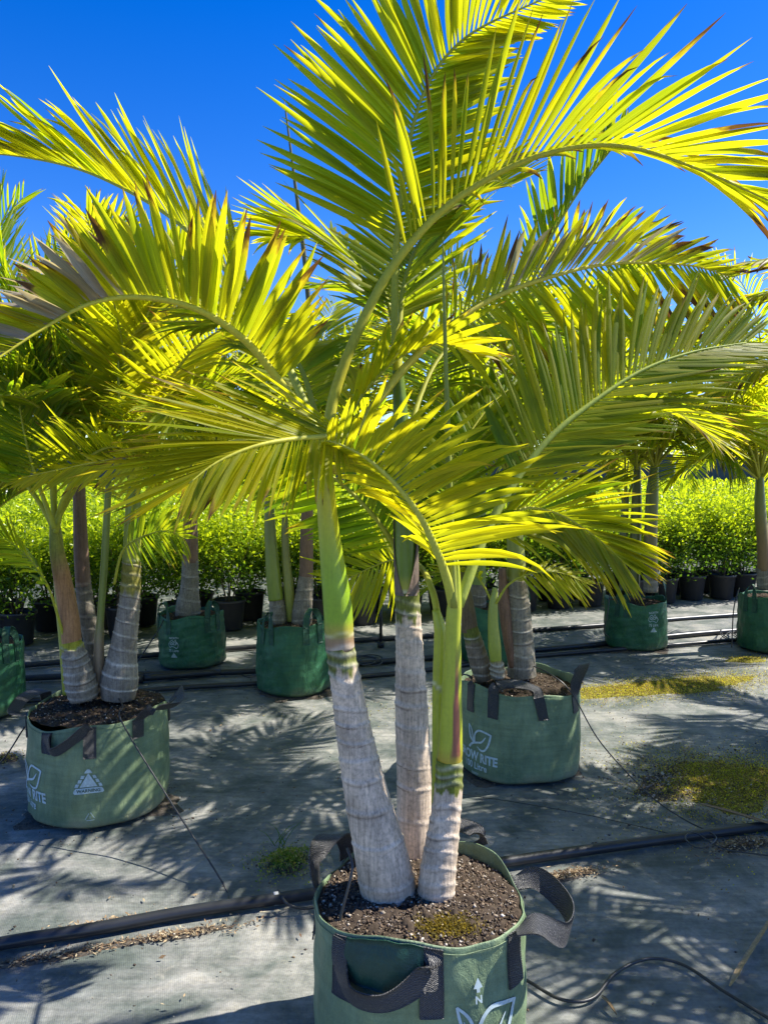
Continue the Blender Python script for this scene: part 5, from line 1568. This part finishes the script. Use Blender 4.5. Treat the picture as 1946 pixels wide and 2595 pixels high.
# ================================================================== MOSS, GRAVEL, LITTER
def patch_obj(name, label, cat, px_center, rx, ry, mat, h, seed, kind, rot=0.28):
    core = 0.95 if 'spill' in name else 0.6
    """low irregular mound of soil or moss lying on the mat"""
    r = np.random.RandomState(seed)
    c = G(*px_center)
    seg, nr = 56, 12
    th = np.linspace(0, 6.2832, seg, endpoint=False)
    ph = r.rand(8) * 6.28
    out = 1 + 0.16 * np.sin(2 * th + ph[0]) + 0.13 * np.sin(3 * th + ph[1]) + 0.10 * np.sin(5 * th + ph[2]) + 0.07 * np.sin(9 * th + ph[3]) + 0.06 * np.sin(14 * th + ph[4])
    V = [np.array([[0, 0, h]])]
    for q in np.linspace(0.08, 1, nr):
        x, y = core * rx * q * out * np.cos(th), core * ry * q * out * np.sin(th)
        cr, sr = math.cos(rot), math.sin(rot)
        z = h * (1 - q ** 1.6) * (0.75 + 0.5 * r.rand(seg)) - (0.012 if q == 1 else 0.0)
        V.append(np.stack([x * cr - y * sr, x * sr + y * cr, z], 1))
    v = np.vstack(V)
    F = []
    k = np.arange(seg)
    for a in range(nr - 1):
        o0, o1 = 1 + a * seg, 1 + (a + 1) * seg
        F.append(np.stack([o0 + k, o1 + k, o1 + (k + 1) % seg, o0 + (k + 1) % seg], 1))
    tri = np.stack([np.zeros(seg, int), 1 + k, 1 + (k + 1) % seg], 1)
    o = add_obj(name, mk_mesh(name, v, [np.vstack(F), tri]), M[mat], None, (c[0], c[1], 0))
    o['label'] = label
    o['category'] = cat
    o['kind'] = 'stuff'
    def sample(n):
        a = r.rand(n) * 6.2832
        q = np.minimum(np.abs(r.randn(n)) * 0.62, 1.7)
        oo = np.interp(a, np.append(th, 6.2832), np.append(out, out[0]))
        x, y = rx * q * oo * np.cos(a), ry * q * oo * np.sin(a)
        cr, sr = math.cos(rot), math.sin(rot)
        return np.stack([x * cr - y * sr, x * sr + y * cr, h * np.clip(1 - q ** 1.6, 0, 1) * 0.9], 1), q
    return o, sample, r


TRI_LEAF = np.array([[0, 1, 3, 2]])


def leaf_bits(pos, r, s0, s1, cols, upright=0.5, wr=0.3):
    n = len(pos)
    a = r.rand(n) * 6.28
    tilt = upright * r.rand(n) * 1.4
    d = np.stack([np.cos(a) * np.cos(tilt), np.sin(a) * np.cos(tilt), np.sin(tilt)], 1)
    w = np.stack([-np.sin(a), np.cos(a), 0.5 * r.randn(n)], 1)
    sz = (s0 + (s1 - s0) * r.rand(n))[:, None]
    base = pos
    v = np.stack([base, base + d * sz * 0.5 + w * sz * wr, base + d * sz * 0.5 - w * sz * wr, base + d * sz], 1)
    f = (TRI_LEAF[None] + (np.arange(n) * 4)[:, None, None]).reshape(-1, 4)
    cols = np.asarray(cols)
    cc = cols[r.randint(0, len(cols), n)] * (0.7 + 0.6 * r.rand(n, 1))
    c4 = np.repeat(np.concatenate([cc, np.ones((n, 1))], 1), 4, axis=0)
    return mk_mesh('bits', v.reshape(-1, 3), f, smooth=False, attrs={'col': ('FLOAT_COLOR', c4)})


MOSSC = [(0.34, 0.35, 0.035), (0.46, 0.42, 0.04), (0.24, 0.26, 0.03), (0.42, 0.35, 0.12), (0.13, 0.10, 0.04), (0.22, 0.15, 0.08)]
LITC = [(0.20, 0.13, 0.07), (0.30, 0.22, 0.13), (0.12, 0.075, 0.045), (0.38, 0.31, 0.2)]
for nm, lb, pc_, rx, ry, mt, h, sd, nbits, ngrit in (
        ('moss_patch', 'long yellow-green moss strip behind the emblem bag at right', (1660, 1742), 1.25, 0.30, 'moss', 0.012, 5, 26000, 2200),
        ('moss_patch', 'yellow moss mound with dark gravel at right edge', (1850, 1985), 0.55, 0.40, 'moss', 0.035, 6, 24000, 2400),
        ('gravel_patch', 'bare dark gravel spread beside the yellow moss mound', (1740, 1985), 0.42, 0.36, 'drysoil', 0.012, 7, 700, 3600),
        ('moss_patch', 'small bright weed tuft on soil just left of the front bag', (728, 2185), 0.12, 0.10, 'drysoil', 0.018, 8, 2600, 500),
        ('moss_patch', 'small moss and litter patch at the left edge', (5, 1925), 0.13, 0.10, 'drysoil', 0.015, 9, 500, 400),
        ('litter_patch', 'brown leaf litter along the thick pipe behind the front bag at right', (1440, 2215), 0.20, 0.03, 'drysoil', 0.002, 10, 700, 90),
        ('litter_patch', 'brown litter and grit along the thick pipe, middle left', (420, 2372), 0.34, 0.035, 'drysoil', 0.002, 12, 450, 90),
        ('litter_patch', 'brown litter on far side of the thick pipe at left', (285, 2335), 0.22, 0.022, 'drysoil', 0.002, 13, 260, 40),
        ('litter_patch', 'dark litter strip along the thick pipe at lower left corner', (110, 2428), 0.26, 0.028, 'drysoil', 0.002, 14, 350, 50),
        ('litter_patch', 'dry leaf bits under the thick pipe at right edge', (1890, 2140), 0.22, 0.05, 'drysoil', 0.008, 15, 1200, 90),
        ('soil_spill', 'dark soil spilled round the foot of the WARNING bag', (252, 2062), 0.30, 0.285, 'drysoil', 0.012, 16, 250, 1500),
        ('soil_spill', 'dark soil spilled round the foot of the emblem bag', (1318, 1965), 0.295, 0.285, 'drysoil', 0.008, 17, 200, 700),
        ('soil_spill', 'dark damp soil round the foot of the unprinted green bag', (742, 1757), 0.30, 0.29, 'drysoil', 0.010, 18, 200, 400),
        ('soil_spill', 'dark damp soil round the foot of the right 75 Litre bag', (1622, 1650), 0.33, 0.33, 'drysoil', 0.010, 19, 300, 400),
        ('moss_patch', 'small green weed at the foot of the right-edge bag', (1890, 1672), 0.28, 0.12, 'moss', 0.015, 20, 1500, 100)):
    o, samp, r = patch_obj(nm, lb, nm.split('_')[0], pc_, rx, ry, mt, h, sd, 'stuff')
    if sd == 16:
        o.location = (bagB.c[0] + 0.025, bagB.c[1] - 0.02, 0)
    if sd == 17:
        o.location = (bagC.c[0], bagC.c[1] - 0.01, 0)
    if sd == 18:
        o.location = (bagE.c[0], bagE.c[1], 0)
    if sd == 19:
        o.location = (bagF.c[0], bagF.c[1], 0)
    pos, q = samp(nbits)
    moss = nm == 'moss_patch'
    big = 0.013 if sd == 8 else (0.011 if moss else 0.022)
    cl = MOSSC if moss else LITC
    if sd == 8:
        cl = [(0.13, 0.22, 0.03), (0.22, 0.27, 0.04), (0.34, 0.31, 0.14)]
        pos[:, 2] += r.rand(nbits) ** 2 * 0.03 * np.clip(1 - q, 0, 1)
    b_ = add_obj('moss_leaves' if moss else 'dry_bits', leaf_bits(pos + np.array([0, 0, 0.002]), r, 0.4 * big, big, cl, 0.8 if moss else 0.25, 0.3 if moss else 0.14), M['mossleaf'] if moss else M['dryleaf'], o)
    b_['kind'] = 'stuff'
    pos, q = samp(ngrit)
    stone = np.array([[0.16, 0.15, 0.14], [0.24, 0.23, 0.22], [0.33, 0.30, 0.26], [0.10, 0.09, 0.085], [0.07, 0.06, 0.05], [0.42, 0.40, 0.37]])
    g_ = add_obj('grit', grit_mesh(pos + np.array([0, 0, 0.004]), r, 0.002, 0.0085 if sd == 7 else 0.0055, stone if sd == 7 else GRIT_COLS), M['grit'], o)
    g_['kind'] = 'stuff'

mo_ = add_obj('soil_moss', leaf_bits(MOSS_POS, np.random.RandomState(5), 0.004, 0.010, [(0.16, 0.12, 0.02), (0.22, 0.17, 0.03), (0.11, 0.09, 0.02)], 0.8), M['mossleaf'], bagA.o)
mo_['kind'] = 'stuff'
# scattered crumbs over the mat
r = np.random.RandomState(44)
n = 1500
pos = np.stack([-3 + 6.5 * r.rand(n), 1.6 + 4.5 * r.rand(n), np.full(n, 0.002)], 1)
o = add_obj('ground_crumbs', grit_mesh(pos, r, 0.002, 0.007), M['grit'])
o['kind'] = 'stuff'
o['label'] = 'small soil crumbs and grit scattered over the weed mat'
n = 420
pos = np.stack([-3 + 6.5 * r.rand(n), 1.6 + 4.5 * r.rand(n), np.full(n, 0.003)], 1)
o = add_obj('ground_leaf_bits', leaf_bits(pos, r, 0.01, 0.03, LITC, 0.15, 0.16), M['dryleaf'])
o['kind'] = 'stuff'
o['label'] = 'small dry leaf bits scattered over the weed mat'


def strip_thing(name, label, pts, w, col, cat, n=16):
    p = spline(pts, n)
    wd = np.tile(np.array([0.3, 1.0, 0.25]), (n, 1)) * 1.0
    T = norm(np.gradient(p, axis=0))
    wd = np.cross(T, np.array([0, 0, 1.0])) + np.array([0, 0, 0.25])
    prof = np.interp(np.linspace(0, 1, n), [0, 0.1, 0.7, 1], [0.3, 1, 0.8, 0.1])
    T = norm(np.gradient(p, axis=0))
    wd = norm(wd - T * np.sum(wd * T, -1, keepdims=True))
    nn = np.cross(T, wd)
    u = np.linspace(-0.5, 0.5, 5)
    sh = p[:, None] + wd[:, None] * (u[None] * w * prof[:, None])[..., None] + nn[:, None] * ((0.25 - u ** 2)[None] * 0.5 * w * prof[:, None])[..., None]
    v = np.concatenate([(sh + nn[:, None] * 0.0012).reshape(-1, 3), (sh - nn[:, None] * 0.0012).reshape(-1, 3)])
    v, f, _ = slab(v, n, 5, np.zeros((n * 5, 3)))
    c4 = np.tile([*col, 1.0], (len(v), 1))
    o = add_obj(name, mk_mesh(name, v, f, attrs={'col': ('FLOAT_COLOR', c4)}), M['dryleaf'])
    return tag(o, label, cat)


strip_thing('dry_frond_base', 'brown dry frond base lying on the moss mound at right edge', [gz(1770, 2035, 0.05), gz(1850, 2055, 0.055), gz(1946, 2085, 0.05), gz(2020, 2110, 0.04)], 0.05, (0.30, 0.20, 0.11), 'dry leaf')
strip_thing('dry_leaf', 'narrow straw-coloured dry leaf on the mat at lower right edge', [gz(1848, 2498, 0.004), gz(1880, 2440, 0.012), gz(1925, 2370, 0.012), gz(1975, 2290, 0.006)], 0.018, (0.36, 0.27, 0.15), 'dry leaf')
strip_thing('dry_leaf', 'pale dry leaflet lying just in front of the thick pipe', [gz(658, 2312, 0.006), gz(700, 2308, 0.012), gz(740, 2296, 0.006)], 0.014, (0.45, 0.40, 0.28), 'dry leaf')
strip_thing('dry_leaf', 'small curled brown leaf hanging over the black hose', [gz(1525, 2522, 0.012), gz(1545, 2545, 0.012), gz(1562, 2572, 0.004)], 0.012, (0.26, 0.17, 0.08), 'dry leaf')

# grass blades in the weed tuft
o, bl = None, []
c = G(712, 2150)
for q in range(9):
    a = np.array([c[0] + 0.02 * rng.randn(), c[1] + 0.015 * rng.randn(), 0.01])
    tip = a + np.array([0.05 * rng.randn(), 0.03 * rng.randn(), 0.07 + 0.05 * rng.rand()])
    v, f = tube(spline([a, (a + tip) / 2 + [0, 0, 0.015], tip], 8), np.linspace(0.0017, 0.0003, 8), 4)
    bl.append((v, f))
v, f = join_geo(bl)
c4 = np.tile([0.10, 0.20, 0.03, 1.0], (len(v), 1))
o = add_obj('grass_tuft', mk_mesh('grass_tuft', v, f, attrs={'col': ('FLOAT_COLOR', c4)}), M['mossleaf'])
o['kind'] = 'stuff'
tag(o, 'thin green grass blades growing by the weed tuft', 'grass')

# ================================================================== HEDGE SHRUBS IN BLACK POTS
def shrub_mesh(seed, n, size, rad=0.34, z0=0.32, z1=1.08, top_only=False):
    r = np.random.RandomState(seed)
    # clumps of shoots
    nc = 46
    a = r.rand(nc) * 6.28
    q = np.sqrt(r.rand(nc)) * rad * 0.85
    zc = z0 + (z1 - z0) * (0.12 + 0.82 * r.rand(nc) ** (0.5 if top_only else 0.75))
    cc = np.stack([np.cos(a) * q, np.sin(a) * q, zc], 1)
    ci = r.randint(0, nc, n)
    pos = cc[ci] + r.randn(n, 3) * np.array([0.075, 0.075, 0.085]) * (rad / 0.34 if rad > 1 else 1)
    pos[:, 2] = np.clip(pos[:, 2], z0 - 0.04, z1 + 0.1)
    outw = pos * np.array([1, 1, 0]) / rad + np.array([0, 0, 0.55])
    d = norm(outw + 0.75 * r.randn(n, 3))
    w = norm(np.cross(d, r.randn(n, 3)))
    sz = size * (0.6 + 0.7 * r.rand(n))
    mid = pos + d * (sz * 0.5)[:, None]
    nv = np.cross(d, w)
    dip = (sz * 0.10)[:, None] * nv
    v = np.stack([pos, mid + w * (sz * 0.27)[:, None] + dip, mid - w * (sz * 0.27)[:, None] + dip, pos + d * sz[:, None], mid - dip * 0.2], 1)
    F = np.array([[0, 1, 4], [1, 3, 4], [0, 4, 2], [4, 3, 2]])
    f = (F[None] + (np.arange(n) * 5)[:, None, None]).reshape(-1, 3)
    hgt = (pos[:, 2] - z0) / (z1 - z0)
    yel = np.clip((hgt - 0.35) * 1.3 + 0.28 * r.randn(n), 0, 1)  # yellower towards the top: fresh growth, plus sunlit look put into the colour
    la = np.zeros((n, 5, 4))
    la[:, :, 0] = np.array([0, .5, .5, 1, .5])
    la[:, :, 1] = yel[:, None]
    la[:, :, 2] = 0.0
    lu = np.zeros((n, 5, 3))
    lu[:, :, 0] = np.array([.5, 0, 1, .5, .5])
    lu[:, :, 1] = np.array([0, .5, .5, 1, .5])
    lu[:, :, 2] = r.rand(n)[:, None]
    return v, f, la, lu


shrub_meshes = []
for sd in range(5):
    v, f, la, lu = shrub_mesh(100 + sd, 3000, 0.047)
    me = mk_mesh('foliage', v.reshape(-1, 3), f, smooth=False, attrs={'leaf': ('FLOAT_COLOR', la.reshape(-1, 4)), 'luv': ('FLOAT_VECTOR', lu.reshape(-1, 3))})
    me.materials.append(M['hedge'])
    shrub_meshes.append(me)
# stems
stem_meshes = []
for sd in range(3):
    r = np.random.RandomState(200 + sd)
    parts = []
    for q in range(7):
        a = r.rand() * 6.28
        p = spline([np.array([0.02 * math.cos(a), 0.02 * math.sin(a), 0.2]), np.array([0.06 * math.cos(a), 0.06 * math.sin(a), 0.4]), np.array([0.2 * math.cos(a), 0.2 * math.sin(a), 0.8])], 8)
        parts.append(tube(p, np.linspace(0.008, 0.003, 8), 5))
    v, f = join_geo(parts)
    me = mk_mesh('stem', v, f)
    me.materials.append(M['twig'])
    stem_meshes.append(me)


def lathe(prof, seg=28):
    th = np.linspace(0, 6.2832, seg, endpoint=False)
    v = np.vstack([np.stack([r * np.cos(th), r * np.sin(th), np.full(seg, z)], 1) for r, z in prof])
    n = len(prof)
    i, j = np.meshgrid(np.arange(n - 1), np.arange(seg), indexing='ij')
    j2 = (j + 1) % seg
    f = np.stack([i * seg + j, i * seg + j2, (i + 1) * seg + j2, (i + 1) * seg + j], -1).reshape(-1, 4)
    return v, f


v, f = lathe([(0.02, 0.004), (0.118, 0.004), (0.122, 0.01), (0.148, 0.255), (0.150, 0.256), (0.160, 0.258), (0.162, 0.285), (0.158, 0.287), (0.150, 0.284), (0.146, 0.24)])
pot_me = mk_mesh('pot_body', v, f)
pot_me.materials.append(M['pot'])
v, f = lathe([(0.002, 0.25), (0.08, 0.252), (0.147, 0.245)])
potsoil_me = mk_mesh('pot_soil', v, f)
potsoil_me.materials.append(M['soil'])

row0 = G(58, 1640)
row1 = G(1740, 1528)
rd = norm(row1 - row0)
rn = np.array([-rd[1], rd[0], 0])
ORD = ['first', 'second', 'third', 'fourth', 'fifth', 'sixth', 'seventh', 'eighth', 'ninth', 'tenth', 'eleventh', 'twelfth', 'thirteenth', 'fourteenth', 'fifteenth', 'sixteenth', 'seventeenth', 'eighteenth', 'nineteenth', 'twentieth', 'twenty-first', 'twenty-second']
r = np.random.RandomState(77)


def in_view(p, m=0.15):
    return p[1] > 1 and abs(p[0] / p[1]) < 0.5 + m / p[1] * 4


for row in range(2):
    kk = 0
    for k in range(-6, 34):
        p = row0 + rd * (k * 0.44 + 0.2 * (row % 2) + 0.04 * r.randn()) + rn * (0.16 + row * 0.52 + 0.04 * r.randn())
        if not in_view(p):
            continue
        if kk >= len(ORD):
            continue
        wrd = ORD[kk]
        kk += 1
        if row == 0:
            pl = 'black plastic nursery pot, %s from the left in the front shrub row' % wrd
            sl = 'leafy green hedge shrub, %s from the left in the front row' % wrd
        elif row == 1:
            pl, sl = 'black nursery pot half hidden in the second shrub row, %s from the left' % wrd, 'leafy green hedge shrub in the second row of pots, %s from the left' % wrd
        else:
            pl, sl = None, 'leafy green hedge shrub in the third row of pots'
        rz = r.rand() * 6.28
        if pl:
            o = empty('nursery_pot', (p[0], p[1], 0), pl, 'plant pot', 'black pots of the shrub rows')
            o.rotation_euler.z = rz
            add_obj('pot_body', pot_me, None, o)
            add_obj('pot_soil', potsoil_me, None, o)
        o = empty('hedge_shrub', (p[0], p[1], 0), sl, 'shrub', 'shrubs in black pots')
        o.rotation_euler.z = rz
        s = 0.9 + 0.16 * r.rand()
        o.scale = (s, s, s * (0.95 + 0.1 * r.rand()))
        a = add_obj('foliage', shrub_meshes[r.randint(5)], None, o)
        a['kind'] = 'stuff'
        if row < 2:
            add_obj('stem', stem_meshes[r.randint(3)], None, o)

# the field of shrubs beyond, one unbroken mass
sv, sf, sl, su, off = [], [], [], [], 0
for row in range(2, 40):
    Yr = row * 0.55
    nl = 420 if row < 9 else (230 if row < 18 else 130)
    sz = 0.055 if row < 9 else (0.085 if row < 18 else 0.13)
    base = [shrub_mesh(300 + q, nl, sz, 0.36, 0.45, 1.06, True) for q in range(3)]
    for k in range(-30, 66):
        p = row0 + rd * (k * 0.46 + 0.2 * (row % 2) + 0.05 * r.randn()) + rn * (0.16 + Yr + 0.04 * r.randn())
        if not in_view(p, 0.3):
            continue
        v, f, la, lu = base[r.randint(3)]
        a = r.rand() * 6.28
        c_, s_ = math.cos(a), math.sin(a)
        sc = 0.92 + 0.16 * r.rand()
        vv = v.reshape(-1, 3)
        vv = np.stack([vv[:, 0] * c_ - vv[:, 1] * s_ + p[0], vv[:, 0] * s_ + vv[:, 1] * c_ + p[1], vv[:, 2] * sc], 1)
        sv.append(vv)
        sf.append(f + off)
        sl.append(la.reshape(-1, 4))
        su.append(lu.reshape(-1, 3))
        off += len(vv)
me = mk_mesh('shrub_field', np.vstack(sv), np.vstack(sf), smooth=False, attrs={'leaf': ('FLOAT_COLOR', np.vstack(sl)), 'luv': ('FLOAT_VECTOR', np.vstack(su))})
o = add_obj('shrub_field', me, M['hedge'])
o['kind'] = 'stuff'
o['label'] = 'field of bright green hedge shrubs stretching back beyond the first rows'
o['category'] = 'shrubs'
print('shrub field tris', len(np.vstack(sf)))

# ================================================================== FAR FENCE
fy = 24.0
o = empty('shade_fence', (0, fy, 0), 'dark grey shade-cloth fence far behind the shrub field', 'fence')
n = 80
xs = np.linspace(-22, 22, n)
zz = np.linspace(0, 2.0, 8)
X, Z = np.meshgrid(xs, zz)
Yw = 0.03 * np.sin(X * 3.1) * (Z / 1.6)
i, j = np.meshgrid(np.arange(7), np.arange(n - 1), indexing='ij')
v = np.stack([X, Yw, Z], -1).reshape(-1, 3)
f = np.stack([i * n + j, i * n + j + 1, (i + 1) * n + j + 1, (i + 1) * n + j], -1).reshape(-1, 4)
add_obj('shade_cloth', mk_mesh('shade_cloth', v, f), M['fence'], o)
pm = tube_mesh('post', np.array([[0, -0.06, 0], [0, -0.06, 2.15]]), 0.03, 8)
pm.materials.append(M['galv'])
for x in np.arange(-21, 22, 3.0):
    add_obj('post', pm, None, o, (x, 0, 0))
q = G(18, 1352)
pp = P(18, 1352, 11.0)
o = tag(add_obj('marker_post', tube_mesh('marker_post', np.array([[pp[0], 11.0, 0], [pp[0], 11.0, P(18, 1200, 11.0)[2]]]), 0.026, 8), M['galv']), 'pale metal post standing in the shrub field at far left', 'post')

# dark treeline beyond the fence
r = np.random.RandomState(9)
TV = []
for k_ in range(9):
    x0 = -17 + k_ * 4.2 + r.randn() * 0.6
    y0 = 28 + 2 * r.rand()
    t = empty('boundary_tree', (x0, y0, 0), 'dark bushy tree beyond the far fence, %s from the left' % ORD[k_], 'tree', 'trees beyond the far fence')
    add_obj('trunk', tube_mesh('trunk', np.array([[0, 0, 0], [0.05, 0, 1.0], [0, 0.05, 2.0]]), np.array([0.12, 0.1, 0.05]), 8), M['twig'], t)
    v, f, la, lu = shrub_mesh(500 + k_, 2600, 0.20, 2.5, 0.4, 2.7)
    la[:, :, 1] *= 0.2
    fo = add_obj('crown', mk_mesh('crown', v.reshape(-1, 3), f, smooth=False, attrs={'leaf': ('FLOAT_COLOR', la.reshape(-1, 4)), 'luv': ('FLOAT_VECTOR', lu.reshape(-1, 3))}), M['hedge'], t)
    fo['kind'] = 'stuff'
